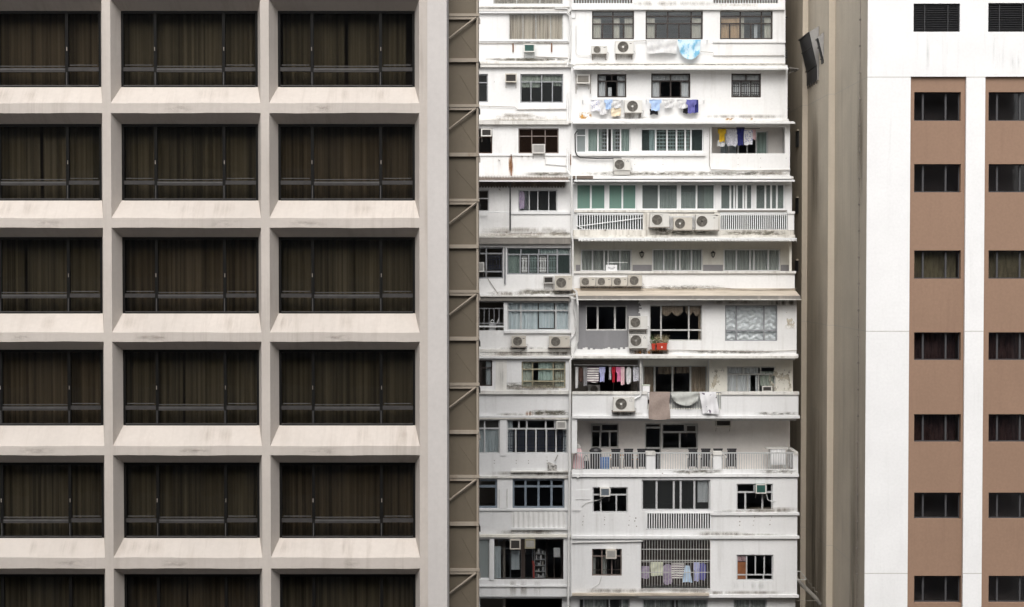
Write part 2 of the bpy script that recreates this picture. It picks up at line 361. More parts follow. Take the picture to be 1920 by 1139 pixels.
# ================================================================== LEFT: beige concrete grid building
D1 = 40.85; RD = .43
hotel = thing('concrete_building', (PX(400,D1), D1, 0), 'beige concrete building with a deep grid of dark curtained windows, at the left', 'building')
colsF = [(-86,194),(210,490),(506,786.7)]; colsB = [(-63.5,192.6),(229.9,485.3),(522.8,778.4)]
rowsF = [(-217,-20),(-2,193.8),(212.3,409.4),(427.4,623.9),(641,836.8),(854,1046),(1066.4,1256)]
rowsB = [(-192,-50),(21,163.7),(233,376.3),(445,588),(656,798),(867.6,1009),(1077,1216)]
DB = D1 + RD
def wob(mb, amp=.008):   # slightly uneven cast edges
    return mb
front = MB(); hs = []
def XF(x): return PX(x, D1)
for (a,b) in colsF:
    for (c,d) in rowsF: hs.append((XF(a), XF(b), PZ(d,D1), PZ(c,D1)))
XE = XF(802); XR = XF(838)
front.holes(XF(-140), XE, 0, H+22, D1, .02, [])if False else None
# front face of ribs and bands, cut so the cast edges can wander by some millimetres
xs = sorted(set([XF(-140), XE] + [h[i] for h in hs for i in (0,1)]))
zs = sorted(set([0.0, H+8] + [h[i] for h in hs for i in (2,3)]))
def jit(z, x, k=0): return z + .010*math.sin(x*2.1+z*5.0+k) + .006*math.sin(x*5.7+z*3.1+k)
def fq(a,b,c,d):
    n = max(1,int((b-a)/.35))
    for i in range(n):
        xa = a+(b-a)*i/n; xb = a+(b-a)*(i+1)/n
        front.quad((xa,D1,jz(c,xa)),(xb,D1,jz(c,xb)),(xb,D1,jz(d,xb)),(xa,D1,jz(d,xa)))
holez = set(z for h in hs for z in h[2:4]); holex = sorted(set(x for h in hs for x in h[:2]))
def jz(z, x):
    if z in holez:
        # no wander at the corners
        near = min(abs(x-q) for q in holex)
        return z + min(1, near/.3)*(.007*math.sin(x*1.7+z*5.0) + .0035*math.sin(x*6.7+z*3.1))
    return z
for i in range(len(xs)-1):
    for j in range(len(zs)-1):
        xm, zm = (xs[i]+xs[i+1])/2, (zs[j]+zs[j+1])/2
        if any(h[0]<xm<h[1] and h[2]<zm<h[3] for h in hs): continue
        fq(xs[i], xs[i+1], zs[j], zs[j+1])
for ci,(a,b) in enumerate(colsF):
    for ri,(c,d) in enumerate(rowsF):
        f0,f1,g0,g1 = XF(a),XF(b),PZ(d,D1),PZ(c,D1)
        a2,b2 = colsB[ci]; c2,d2 = rowsB[ri]
        p0,p1,q0,q1 = PX(a2,DB),PX(b2,DB),PZ(d2,DB),PZ(c2,DB)
        n = 13
        for k in range(n):
            u0,u1 = k/n,(k+1)/n
            for (zf,zb) in ((g0,q0),(g1,q1)):
                xa,xb = f0+(f1-f0)*u0, f0+(f1-f0)*u1; ya_,yb_ = p0+(p1-p0)*u0, p0+(p1-p0)*u1
                front.quad((xa,D1,jz(zf,xa)),(xb,D1,jz(zf,xb)),(yb_,DB,zb),(ya_,DB,zb))
        front.quad((f0,D1,g0),(f0,D1,g1),(p0,DB,q1),(p0,DB,q0)); front.quad((f1,D1,g0),(f1,D1,g1),(p1,DB,q1),(p1,DB,q0))
front.build('wall', 'hotel', hotel)
MB().box(XE, XR, D1-.035, D1+1.3, 0, H+8).build('corner_pier', 'hotel_pier', hotel)
MB().box(XF(-140), XR-.05, D1+1.62, D1+30, 0, H+7.9).build('core', 'corr_dark', hotel)
bx = MB(); bx.box(XF(-140), XR-.02, D1+.02, D1+26, H+8.003, H+8.3); bx.build('roof', 'hotel', hotel)
sl = MB()
for ri in range(len(rowsF)):          # floor slabs and party walls behind the grid
    z = (PZ(rowsF[ri][1],D1)); sl.box(XF(-140)+.1, XE-.1, DB+.02, D1+1.6, z-.24, z-.05)
for ci in range(4):
    xc = [XF(-110), XF(202), XF(498), XF(794)][ci]; sl.box(xc-.08, xc+.08, DB+.03, D1+1.58, H-11, H+11)
sl.build('floor_slab', 'dark_room', hotel)
for ci in range(3):
    for ri in range(len(rowsF)):
        a2,b2 = colsB[ci]; c2,d2 = rowsB[ri]
        X0,X1,Z0,Z1 = PX(a2,DB),PX(b2,DB),PZ(d2,DB),PZ(c2,DB)
        if ri == 0: continue
        W = X1-X0; Hh = Z1-Z0; y = DB; fo = .065
        mb = MB(); g = -.012
        mb.box(X0+g,X0+fo,y,y+.10,Z0+g,Z1-g); mb.box(X1-fo,X1-g,y,y+.10,Z0+g,Z1-g)
        mb.box(X0+fo,X1-fo,y,y+.10,Z1-.07,Z1-g); mb.box(X0+fo,X1-fo,y-.004,y+.10,Z0+g,Z0+.055)
        zt = Z0 + Hh*.235; xa, xb = X0+W*.25, X0+W*.75
        for xm in (xa,xb): mb.box(xm-.04,xm+.04,y-.01,y+.09,Z0+.055,Z1-.07)
        fr = mb.build('window', 'bronze_dark', hotel)
        rm = MB()
        for (u,w_,dz) in ((X0+fo,xa-.04,.02),(xa+.04,xb-.04,0),(xb+.04,X1-fo,.02)):
            rm.box(u,w_,y-.018,y+.08,zt-.075+dz,zt+.03+dz)
        rm.build('rail', 'bronze_rail', fr)
        lm = MB()
        for (u,w_,dz) in ((X0+fo+.04,xa-.075,.10),(xa+.05,xb-.05,.07),(xb+.075,X1-fo-.04,.10)):
            lm.box(u,w_,y-.012,y+.02,zt+dz,zt+dz+.018)
        lm.box(X0+fo,X1-fo,y-.012,y-.005,Z0+.03,Z0+.05)
        for xm in (xa,xb): lm.box(xm-.012,xm+.004,y-.016,y-.0105,Z0+.06,zt-.08)
        lm.box(xa+.05,xb-.05,y-.026,y-.0185,zt-.02,zt+.015)
        lm.build('bead', 'bronze_lit', fr)
        hb = MB()
        for xm in (xa-.01,xb+.01): hb.box(xm-.01,xm+.01,y-.035,y-.012,Z0+Hh*.475,Z0+Hh*.525)
        hb.build('handle', 'bracket', fr)
        MB().box(X0+fo-.01,X1-fo+.01,y+.055,y+.062,Z0+.04,Z1-.06).build('pane', 'hotel_glass', fr)
        rr = random.Random(ci*31+ri*7)
        segs = []
        if (ci,ri) == (2,1): segs = [(.02,.475),(.50,.93)]
        elif (ci,ri) == (0,2): segs = [(.0,.515),(.535,1.0)]
        elif (ci,ri) == (0,1): segs = [(0,.6),(.6,1)]
        else:
            q = rr.uniform(.35,.65); segs = [(.0,q),(q+rr.choice((0,0,.012)),1.0)]
        mt = ['olive','olive_pale','brown_drape'][(ci*2+ri*5) % 3]
        for (u0,u1) in segs:
            cm = folds(MB(), X0+W*u0, X0+W*u1, Z0-.12, Z1+.05, y+.42, .075, .30, rr, .01)
            cm.build('curtain', mt, fr)

stain_or_shade('st_drip', (.40,.32,.26), .26, (5,.25,.2), (.36,.75), 41, 1.6); stain_or_shade('st_edge', (.30,.26,.22), .28, (1.6,1.6,5), (.42,.8), 43, 2.2)
rr = random.Random(12)
for ci in range(3):
    for ri in range(1,len(rowsF)-1):
        f0,f1,g0 = XF(colsF[ci][0]),XF(colsF[ci][1]),PZ(rowsF[ri][1],D1); p0,p1,q0 = PX(colsB[ci][0],DB),PX(colsB[ci][1],DB),PZ(rowsB[ri][1],DB)
        gb = PZ(rowsF[ri+1][0],D1)
        for u in rr.sample([.08,.25,.33,.5,.62,.75,.9],2):
            wd = rr.uniform(.05,.16); m_ = MB(); e = .006
            m_.quad((f0+(f1-f0)*(u-wd/2),D1-e,g0+e+.012),(f0+(f1-f0)*(u+wd/2),D1-e,g0+e+.012),(p0+(p1-p0)*(u+wd/2),DB-e,q0+e+.012),(p0+(p1-p0)*(u-wd/2),DB-e,q0+e+.012)); m_.build('stain_or_shade','st_drip',hotel)
        u = rr.uniform(.1,.7); wd = rr.uniform(.12,.3); m_ = MB(); m_.box(f0+(f1-f0)*u,f0+(f1-f0)*(u+wd),D1-.012,D1-.008,gb+.012,g0-.03); m_.build('stain_or_shade','st_edge',hotel)
# ================================================================== brown clad shaft on its edge
DS = 42.25
sx0, sx1 = XR+.012, PX(897, DS)
shaft = thing('clad_shaft', ((sx0+sx1)/2, DS, 0), 'narrow brown sheet metal shaft with bars and slanting braces beside the beige building', 'shaft')
mb = MB(); ysp = [30,113,200,290,377,462,548,635,722,810,895,982,1070,1157]
mb.box(sx0-.3, sx1-.06, DS+.06, DS+1.0, 0, H+7.9)
mb.build('cladding', 'shaft', shaft)
for i in range(len(ysp)-1):
    za, zb = PZ(ysp[i],DS)-.1, PZ(ysp[i+1],DS)+.1
    cr = MB(); cr.tube([(sx0+.05+R.uniform(.1,.3),DS+.058,za-.3),(sx1-.08,DS+.058,zb+R.uniform(0,.3))], .006, 4); cr.build('seam', 'shaft', shaft)
MB().box(sx1-.055, sx1, DS-.02, DS+1.0, 0, H+7.9).build('edge_post', 'shaft_bar', shaft)
for i, yy in enumerate(ysp):
    z = PZ(yy, DS); b = MB(); dbl = i % 2 == 0
    if dbl:
        b.box(sx0, sx1+.03, DS-.05, DS+.05, z-.02, z+.055); b.box(sx0, sx1-.06, DS-.03, DS+.05, z-.10, z-.03)
    else: b.box(sx0, sx1+.02, DS-.04, DS+.05, z-.055, z+.045)
    b.build('bar', 'shaft_bar', shaft)
    kb = MB(); kb.add([(sx1+.001,DS-.04,z+.03),(sx1+.055,DS-.04,z-.10),(sx1+.055,DS-.04,z-.22),(sx1+.02,DS-.04,z-.22),(sx1+.001,DS+.04,z+.03),(sx1+.055,DS+.04,z-.10),(sx1+.055,DS+.04,z-.22),(sx1+.02,DS+.04,z-.22)],
        [(0,1,2,3),(7,6,5,4),(0,4,5,1),(1,5,6,2),(2,6,7,3),(3,7,4,0)]); kb.build('bracket', 'lamp_black' if i%3 else 'bracket', shaft)
    if dbl:
        b = MB(); b.tube([(sx1-.06,DS-.05,z-.06),(sx0+.0,DS-.05,z-.62)], .033, 4); b.build('brace', 'shaft_bar', shaft)

# ================================================================== RIGHT: white tower with brown window strips
D3 = 66.0
tw = thing('office_tower', (PX(1800,D3), D3, 0), 'white high rise with brown window strips and a shaded side wall, at the right', 'building')
X0 = PX(1624,D3); TOPZ = H+17.5; XEND = PX(2060,D3)
st = [(1705,1809),(1844.5,1949)]
win_y = [(173,227),(308,361),(470,523),(623.5,676),(777,829.5),(924,973.5),(1080,1131)]
mb = MB(); zt = PZ(144,D3)
hl = [(PX(a,D3),PX(b,D3),0.5,zt) for a,b in st]
lv = [(1713,7,1800,60),(1853,6,1940,60)]
hl += [hrect(D3,r) for r in lv]
mb.holes(X0, XEND, 0, TOPZ, D3, .35, hl); mb.build('wall', 'tower_white', tw)
br = D3+.14
for a,b in st:
    b2 = MB(); hh = []
    off = 1714-1705
    for (c,d) in win_y: hh.append(hrect(br,(a+9.0,c,a+9+87.5,d)))
    b2.holes(PX(a,D3)-.05, PX(b,D3)+.05, .5, zt+.1, br, .30, hh); b2.build('brown_strip', 'tower_brown', tw)
    for i,(c,d) in enumerate(win_y):
        w = window(tw, br, (a+9,c,a+96.5,d), [(1,[.215,.49,.295])], 'tw_frame', 'tw_glass', (), .075, .045, .22, None, .06)
        if i == 2: cm = folds(MB(), *[hrect(br,(a+12,c,a+94,d))[k] for k in (0,1,2,3)], br+.55, .02, .25); cm.build('curtain', 'tw_blind', w)
        elif i in (3,4):
            q = hrect(br,(a+11,c,a+95,d)); cm = folds(MB(), q[0],q[1],q[2],q[3], br+.7, .02, .25); cm.build('curtain', 'tw_blind_red', w)
for r in lv:
    q = hrect(D3, r); b2 = MB(); n = 16
    b2.box(q[0],q[1],D3+.26,D3+.28,q[2],q[3])
    for i in range(n):
        z = q[2] + (q[3]-q[2])*i/n; s_ = (q[3]-q[2])/n
        b2.quad((q[0],D3+.10,z+s_*.15),(q[1],D3+.10,z+s_*.15),(q[1],D3+.22,z+s_*.95),(q[0],D3+.22,z+s_*.95))
        b2.box(q[0],q[1],D3+.09,D3+.10,z+s_*.1,z+s_*.3)
    for u in (.25,.75): b2.box(q[0]+(q[1]-q[0])*u-.015,q[0]+(q[1]-q[0])*u+.015,D3+.07,D3+.088,q[2],q[3])
    b2.build('louvre_vent', 'louvre', tw)
jb = MB()
for yy in (145,621.5,1075.5):
    z = PZ(yy,D3); jb.box(X0-.003, PX(1705,D3)-.004, D3-.003, D3+.02, z-.012, z+.012); jb.box(PX(1809,D3)+.004, PX(1844.5,D3)-.004, D3-.003, D3+.02, z-.012, z+.012)
# stepped side wall: nearest section, step, middle section, step, far section
Da = X0*F/(1564-CX)*1.0; X1s = (1552-CX)/F*Da; Db = X1s*F/(1513-CX); X2s = (1503-CX)/F*Db
sd = MB()
sd.box(X0-.002, X0+1.2, D3+.352, Da, 0, TOPZ); sd.box(X0+.05, X0+1.0, D3+.02, D3+.36, 0, TOPZ-.1)
sd.quad((X0-.002,D3,0),(X0-.002,D3+.36,0),(X0-.002,D3+.36,TOPZ),(X0-.002,D3,TOPZ))
sd.box(X1s, X0+1.2, Da+.03, Db, 0, TOPZ-.02); sd.box(X2s, X0+1.2, Db+.03, Db+22, 0, TOPZ-.04)
sd.build('side_wall', 'tower_side', tw)
ss = MB(); ss.box(X1s-.002, X0+.02, Da-.002, Da+.028, 0, TOPZ-.01); ss.box(X2s-.002, X1s+.02, Db-.002, Db+.028, 0, TOPZ-.03); ss.build('cream_strip', 'tower_strip', tw)
for yy in (145,621.5,1075.5):
    z = PZ(yy,D3)
    jb.box(X0-.004, X0+.02, D3+.01, Da, z-.009, z+.009); jb.box(X1s-.005, X1s+.02, Da+.01, Db, z-.009, z+.009); jb.box(X2s-.005, X2s+.02, Db+.01, Db+6, z-.009, z+.009)
    jb.box(X1s-.003, X0+.01, Da-.006, Da+.02, z-.009, z+.009); jb.box(X2s-.003, X1s+.01, Db-.006, Db+.02, z-.009, z+.009)
jb.build('joint', 'joint', tw)
bk = MB(); bk.box(X0+1.25, XEND-.05, D3+2.0, D3+24, 0, TOPZ-.1); bk.build('core', 'interior', tw)
bk = MB(); bk.box(X0+.0, XEND, D3+.01, D3+24, TOPZ+.004, TOPZ+.4); bk.build('roof', 'tower_white', tw)
stain_or_shade('st_mildew', (.18,.15,.112), .6, (1.2,.9,.10), (.34,.72), 51, 1.3)  # mildew streaks, also painting the shaded lower part of the wall darker
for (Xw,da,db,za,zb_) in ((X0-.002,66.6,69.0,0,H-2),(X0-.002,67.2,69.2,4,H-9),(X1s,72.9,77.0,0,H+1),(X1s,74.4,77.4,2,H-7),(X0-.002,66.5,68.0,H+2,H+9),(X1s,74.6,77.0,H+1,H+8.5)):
    m_ = MB(); m_.quad((Xw-.006-.002*(db%1),da,za),(Xw-.006-.002*(db%1),db,za),(Xw-.006-.002*(db%1),db,zb_),(Xw-.006-.002*(db%1),da,zb_)); m_.build('stain_or_shade','st_mildew',tw)
# rod with clips on the side wall
Dr = X0*F/(1611.5-CX); rb = MB(); rb.tube([(X0-.03,Dr,0),(X0-.03,Dr,TOPZ)], .012, 5)
for k in range(22):
    z = PZ(37+k*49.5, Dr); rb.box(X0-.07,X0-.002,Dr-.035,Dr+.035,z-.05,z+.03)
rb.build('cable_rod', 'bracket', tw)
def hood(px_near, px_far, y_top, y_mid, y_bot, proj, Xw, o=.09):
    dn = Xw*F/(px_near-CX); df = Xw*F/(px_far-CX)
    zt_, zm, zb = PZ(y_top,dn), PZ(y_mid,dn), PZ(y_bot,dn)
    hb = MB(); prof = [(Xw-.01,zt_+.28),(Xw-proj,zt_),(Xw-o,zm),(Xw-o+.012,zb),(Xw-.01,zb)]
    n = len(prof)
    hb.add([(x,dn,z) for x,z in prof]+[(x,df,z) for x,z in prof],[tuple(range(n)),tuple(range(2*n-1,n-1,-1))]+[(i,n+i,n+(i+1)%n,(i+1)%n) for i in range(n)])
    h = hb.build('vent_hood', 'hood_cheek', tw)
    lb = MB(); k = 26
    for i in range(k):
        u = i/k; 
        a = (Xw-proj+(proj-o)*u-.012, zt_+(zm-zt_)*u); u2 = (i+.6)/k; b_ = (Xw-proj+(proj-o)*u2-.03, zt_+(zm-zt_)*u2)
        lb.quad((a[0],dn+.02,a[1]),(a[0],df-.02,a[1]),(b_[0],df-.02,b_[1]),(b_[0],dn+.02,b_[1]))
    for i in range(10):
        z = zm+(zb-zm)*i/10; lb.quad((Xw-o-.015,dn+.02,z),(Xw-o-.015,df-.02,z),(Xw-o-.002,df-.02,z-.05),(Xw-o-.002,dn+.02,z-.05))
    lb.add([(Xw-proj-.006,dn+.01,zt_),(Xw-proj-.006,df-.01,zt_),(Xw-o-.006,df-.01,zm),(Xw-o-.006,dn+.01,zm),(Xw-o+.006,df-.01,zb),(Xw-o+.006,dn+.01,zb)],[(0,1,2,3),(3,2,4,5)])
    lb.build('louvre', 'louvre', h)
    rb_ = MB()
    for u in (.02,.42,.98):
        xx = Xw-proj+(proj-o)*u-.05; zz = zt_+(zm-zt_)*u; rb_.box(xx-.01,xx+.03,dn,df,zz-.025,zz+.025)
    for i in range(5):
        yy = dn+(df-dn)*(i+.5)/5; rb_.box(Xw-o-.01,Xw-o+.03,yy-.04,yy+.04,zb-.16,zb-.002)
    rb_.build('rib', 'lamp_black', h)
hood(1533.5,1514,60,124,150,.47,X1s-.002); hood(1542.5,1538.5,72,110,112,.26,X1s-.002,.02)
for k,(c,d) in enumerate(((247,276),(372,401),(489,509))):
    dd = X2s*F/(1494.5-CX); z0,z1 = PZ(d,dd),PZ(c,dd)
    b2 = MB(); b2.box(X2s-.05,X2s-.003,dd-.35,dd+.35,z0,z1); w = b2.build('slit_window','lamp_black',tw)
    b2 = MB(); b2.box(X2s-.12,X2s-.004,dd-.42,dd+.42,z1+.003,z1+.06); b2.build('lintel','tower_side',w)
sp = MB(); q = (PX(1713,D3),PX(1800,D3))
for (a,b,c,d) in ((1716,1744,62,140),(1757,1800,62,140),(1856,1885,62,140),(1893,1915,90,142)):
    sb = MB(); r = hrect(D3-.004,(a,c,b,d)); sb.box(r[0],r[1],D3-.006,D3-.003,r[2],r[3]); sb.build('stain_or_shade','st_water',tw)

# ================================================================== MIDDLE: old white flats
XRT = 13.6
def DX(px): return XRT*F/(px-CX)
fd = {'A':DX(1470),'B':DX(1470.5),'C':DX(1475),'D':DX(1480),'E':DX(1487),'F':DX(1490),'G':DX(1494),'H':DX(1497),'I':DX(1497),'J':DX(1497),'K':DX(1497),'L':DX(1494)}
yb = {'A':(-100,19),'B':(19,124),'C':(124,229),'D':(229,333),'E':(333,446),'F':(446,557),'G':(557,670),'H':(670,784.5),'I':(784.5,895),'J':(895,1008),'K':(1008,1119),'L':(1119,1232)}
DBK = 84.0; XL = -8.0
ap = thing('apartment_block', (3.0, 78.0, 0), 'old white apartment block hung with laundry and air conditioners, in the middle', 'building')
def DL(f): return fd[f] + .18          # the left bay stands slightly back
BX = 1071
wallh = {}; STN = []
def wallpx(D, x0, x1, y0, y1, hs, mat='white', th=.16, name='wall', XA=None, XB=None):
    ym = (y0+y1)/2
    m_ = MB(); m_.holes(PX(x0,D,ym) if XA is None else XA, PX(x1,D,ym) if XB is None else XB, PZ(y1,D), PZ(y0,D), D, th, [hrect(D,h) for h in hs]); return m_.build(name, mat, ap)
rg_ = random.Random(77)
def ledge(D, x0, x1, y0, y1, proj, mat='white', name='ledge', par=None):
    if proj >= .1 and x1-x0 > 150 and par is None and name == 'ledge':
        for k in range(2):
            a = rg_.uniform(max(x0,898),x1-70); b = min(x1, a+rg_.uniform(50,190)); ya = y0-rg_.uniform(5,12); STN.append((a,ya,b,y0,D,rg_.choice(('st_soft','st_mould','st_soft'))))
    """moulding: its front face, proj metres in front of the wall, covers the rectangle"""
    d = D - proj; m_ = MB(); m_.pbox(x0,y0,x1,y1,d,proj+.05); return m_.build(name, mat, par or ap)
def sheet(x0,y0,x1,y1,D,mat,name='stain_or_shade'):
    r = hrect(D-.004,(x0,y0,x1,y1)); m_ = MB(); m_.box(r[0],r[1],D-.0065,D-.0035,r[2],r[3]); return m_.build(name,mat,ap)
def pipe(pts, D, r=.045, mat='pipe', name='drainpipe', par=None):
    return MB().tube([P(x,y,(d[0] if d else D)) for x,y,*d in pts], r, 7).build(name, mat, par or ap)
# --- windows: (bay, rect, rows, kwargs); every one cuts its own opening in the wall
WIN = {k: {'L':[], 'R':[]} for k in fd}; OPEN = {k: {'L':[], 'R':[]} for k in fd}
def W(f, bay, rect, rows, **kw): WIN[f][bay].append((rect, rows, kw))
fbk = dict(frame='frame_brown', fb=.06, fo=.07)
two = [.2,.2]
W('A','L',(925,-40,1056,8.5),[(1,[1,1,1])],frame='frame_pale',gl='glass_grey',cur=[(.02,.98,0,1,'cur_beige')])
W('B','L',(954,26,1056,75),[(1,[.26,.24,.27,.23])],frame='frame_pale',gl='glass',fb=.03,fo=.05,inset=.05,cur=[(.0,.49,0,1.0,'cur_beige',.30,.05),(.5,1.0,0,1.0,'cur_beige',.30,.05)])
rB = [(.2,[1,1]),(.26,[1,1]),(.54,[1,1,1,1])]
W('B','R',(1110,20,1189,74),rB,gl='glass_grey',cur=[(.02,.22,.25,1,'cur_cream'),(.52,.66,.22,1,'cur_cream'),(.78,.98,.22,1,'cur_cream')],**fbk)
W('B','R',(1210.5,19.5,1318,74),[(.2,[.39,.41,.2]),(.25,[.39,.41,.2]),(.55,[.18,.2,.2,.21,.2])],gl='glass_grey',cur=[(.02,.17,.25,1,'cur_cream'),(.81,.98,.25,1,'cur_cream')],**fbk)
W('B','R',(1350,19.5,1449,74),[(.2,[.39,.4,.21]),(.25,[.39,.4,.21]),(.55,[.19,.2,.2,.2,.21])],gl='glass_grey',cur=[(.02,.38,.22,1,'cur_orange'),(.41,.47,.22,1,'cur_cream'),(.66,.72,.45,1,'cur_white'),(.85,.98,.22,1,'cur_cream')],**fbk)
W('C','L',(870,139,915,192),[(.3,[1]),(.7,[1])],frame='frame_grey',gl='glass_grey')
W('C','L',(975.5,139,1056,193),[(.27,[1,1]),(.73,[1,1,1,1])],frame='frame_grey',gl='glass_grey',cur=[(.02,.98,.0,.26,'cur_sage'),(.0,.46,.27,.45,'cur_sage'),(.75,1,.27,.4,'cur_sage')])
W('C','R',(1120,139,1174.5,183),[(.3,[1,1]),(.7,[.3,.38,.32])],gl='glass',cur=[(.02,.3,.03,1,'cur_white'),(.7,.98,.03,1,'cur_white'),(.38,.5,.55,1,'cur_white')],**fbk)
W('C','R',(1221,138,1294.5,184),[(.3,[1,1]),(.7,[.23,.27,.26,.24])],gl='glass',cur=[(.02,.22,.03,1,'cur_white'),(.78,.98,.03,1,'cur_white'),(.0,.5,.03,.28,'cur_white'),(.5,1,.03,.28,'cur_white')],**fbk)
W('C','R',(1371.4,138,1427,183),[(.3,[1,1]),(.7,[1,1,1])],gl='glass',cur=[(.02,.98,.02,1,'cur_white')],grille=('panel','frame_brown',[(1,0),(1,1),(1,2)]),**fbk)
W('D','L',(875,241,923,288),[(.35,[1]),(.65,[1])],frame='wood_dark',gl='glass_dark')
W('D','L',(972,241,1047.5,288),[(.31,[1,1,1]),(.69,[1,1,1])],frame='frame_brown2',gl='glass_brown',fb=.05)
W('D','R',(1080,240,1099.5,287),[(.3,[1]),(.7,[1])],frame='frame_white',gl='glass_frost',grille=('panel','lattice',[(1,0)]))
W('D','R',(1101,240,1182.5,286),[(1,[.25,.22,.1,.2,.23])],frame='frame_white',gl='glass_grey',fb=.07,cur=[(.02,.24,.0,1,'cur_green'),(.78,.99,0,1,'cur_green'),(.27,.36,0,1,'cur_green'),(.58,.66,0,1,'cur_green')],grille=('slats','lattice',[(0,1),(0,3)]))
W('D','R',(1201.5,241,1319.5,285),[(1,[.24,.18,.15,.14,.09,.2])],frame='frame_white',gl='glass_teal',fb=.08,grille=('slats','lattice',[(0,1),(0,2),(0,3),(0,4)]),cur=[(.14,.23,0,1,'cur_ice')])
OPEN['D']['R'].append((1334.5,238,1472,288))
W('E','L',(875,356,917,397),[(.4,[1]),(.6,[1])],frame='frame_alu',gl='glass_dark')
W('E','L',(972,356,1045,397),[(1,[.28,.22,.28,.22])],frame='frame_alu',gl='glass_grey',cur=[(.02,.26,0,1,'l_grey')])
W('F','L',(880,464,943.5,522.5),[(.2,[1,1]),(.58,[1,1]),(.22,[1,1])],frame='frame_grey',gl='glass_dark',fb=.07,grille=('panel','lattice_blue',[(1,1)]))
W('F','L',(950.5,465,1070,515),[(.25,[.22,.28,.29,.21]),(.75,[.21,.13,.15,.15,.15,.21])],frame='frame_grey',gl='glass_teal',fb=.07,skip=[(1,1),(1,3)],grille=('panel','lattice',[(1,1),(1,2),(1,3),(1,4)]),cur=[(.02,.2,.25,1,'cur_grey'),(.52,.98,.0,.22,'cur_white')])
W('G','L',(951,566.5,1068,620),[(.3,[.22,.56,.22]),(.7,[.22,.56,.22])],frame='frame_alu',gl='glass',fb=.07,cur=[(.02,.49,.02,1,'cur_ice',.24,.05),(.51,.75,.02,.92,'cur_ice',.24,.05),(.78,.98,.02,1,'cur_ice',.24,.05)])
W('G','R',(1098.5,573.5,1175.5,620),[(1,[.29,.42,.29])],frame='frame_pale',gl='glass_dark',fb=.09,fo=.05)
W('G','R',(1218,572.5,1316.5,639.5),[(.7,[.22,.53,.25]),(.3,[.22,.53,.25])],frame='frame_pale',gl='glass_dark',fb=.07,fo=.05)
W('G','R',(1359.5,573,1457.5,640),[(.7,[.22,.53,.25]),(.3,[.22,.53,.25])],frame='frame_grey',gl='glass',fb=.07,fo=.05)
W('H','L',(880,676,923,724.5),[(.3,[1,1]),(.7,[1,1])],frame='frame_brown',gl='glass_dark',cur=[(.72,.98,.03,.95,'cur_ice')])
W('H','L',(978,678,1060.5,728),[(.3,[.25,.47,.28]),(.45,[.25,.47,.28]),(.25,[.25,.47,.28])],frame='frame_olive',gl='glass',fb=.06,cur=[(.38,.72,.03,.72,'cur_green',.2,.04),(.02,.24,.0,1,'cur_sage'),(.76,.98,.0,1,'cur_sage')],grille=('panel','frame_olive',[(2,1),(1,2)]))
W('I','L',(870,787.5,937,851),[(.26,[.4,.35,.55]),(.74,[.4,.35,.55])],frame='frame_alu',gl='glass_grey',fb=.07,cur=[(.0,1,.3,1,'cur_ice')])
W('I','L',(950,787.5,1064.5,851),[(.27,[.2,.13,.31,.15,.21]),(.73,[.15,.17,.16,.17,.16,.19])],frame='frame_alu',gl='glass_dark',fb=.075,grille=('panel','lattice_blue',[(1,i) for i in range(6)]),cur=[(.02,.1,0,1,'cur_ice'),(.92,.99,.25,1,'cur_ice')])
W('J','L',(880,899,932.5,953.5),[(.25,[1]),(.75,[1])],frame='frame_blue',gl='glass_dark',fb=.12,fo=.10)
W('J','L',(961,898.5,1058.5,953.5),[(.26,[1,1,1,1]),(.74,[1,1,1,1])],frame='frame_blue',gl='glass_dark',fb=.10,fo=.09)
W('J','R',(1111,914,1177,962),[(.3,[.27,.23,.5]),(.7,[.24,.44,.32])],frame='frame_alu',gl='glass_dark',fb=.07)
W('J','R',(1203,900,1332,958),[(1,[.22,.25,.1,.2,.23])],frame='frame_alu',gl='glass_grey',fb=.09,fo=.07,cur=[(.82,.97,.0,.75,'cur_white')])
W('J','R',(1381,907.5,1449,958),[(.32,[.5,.32,.18]),(.68,[.25,.47,.28])],frame='frame_alu',gl='glass_dark',fb=.08)
W('K','L',(875,1011,919,1087),[(1,[1])],frame='frame_white',gl='glass_frost',fb=.10)
W('K','L',(926,1011,1056.5,1087),[(1,[.42,.58])],frame='frame_brown',gl='glass_dark',fb=.20,fo=.03,cur=[(.01,.10,.2,1,'cur_ice',.4,.02),(.25,.37,.3,.78,'cur_ice',.4,.02)])
W('K','R',(1110,1029.5,1166,1080.5),[(.28,[1,1,1]),(.72,[1,1,1])],frame='frame_brown2',gl='glass_dark',fb=.06,cur=[(.02,.14,.3,1,'cur_grey'),(.36,.5,.3,1,'cur_grey')],grille=('bars','frame_brown2',[(1,0),(1,1),(1,2)]))
W('K','R',(1381,1040.5,1450,1089.5),[(.78,[.28,.24,.24,.24]),(.22,[.28,.46,.26])],frame='frame_alu',gl='glass_dark',fb=.06)
W('L','R',(1085,1123,1181,1160),[(1,[.1,.2,.3,.25,.15])],frame='frame_alu',gl='glass_grey',cur=[(.1,.55,0,1,'cur_grey'),(.8,1,0,1,'cur_grey')])
W('L','R',(1205,1124,1327,1160),[(1,[.2,.3,.3,.2])],frame='frame_alu',gl='glass_grey',cur=[(.0,.45,0,1,'cur_grey'),(.55,1,0,1,'cur_grey')])
W('L','R',(1375,1124,1438,1160),[(1,[1,1])],frame='frame_alu',gl='glass_grey',cur=[(.0,1,0,1,'cur_grey')])
OPEN['L']['L'].append((900,1122,1054,1180))
OPEN['G']['L'].append((880,567,945,620))
OPEN['J']['R'].append((1213,962,1332,992)); OPEN['K']['R'].append((1202,1012,1332,1105))
OPEN['E']['R'] += [(1082,403,1205,431),(1351,403,1477,431)]
OPEN['A']['R'] += [(1075,-12,1186,6.5),(1337,-12,1459,6.5)]
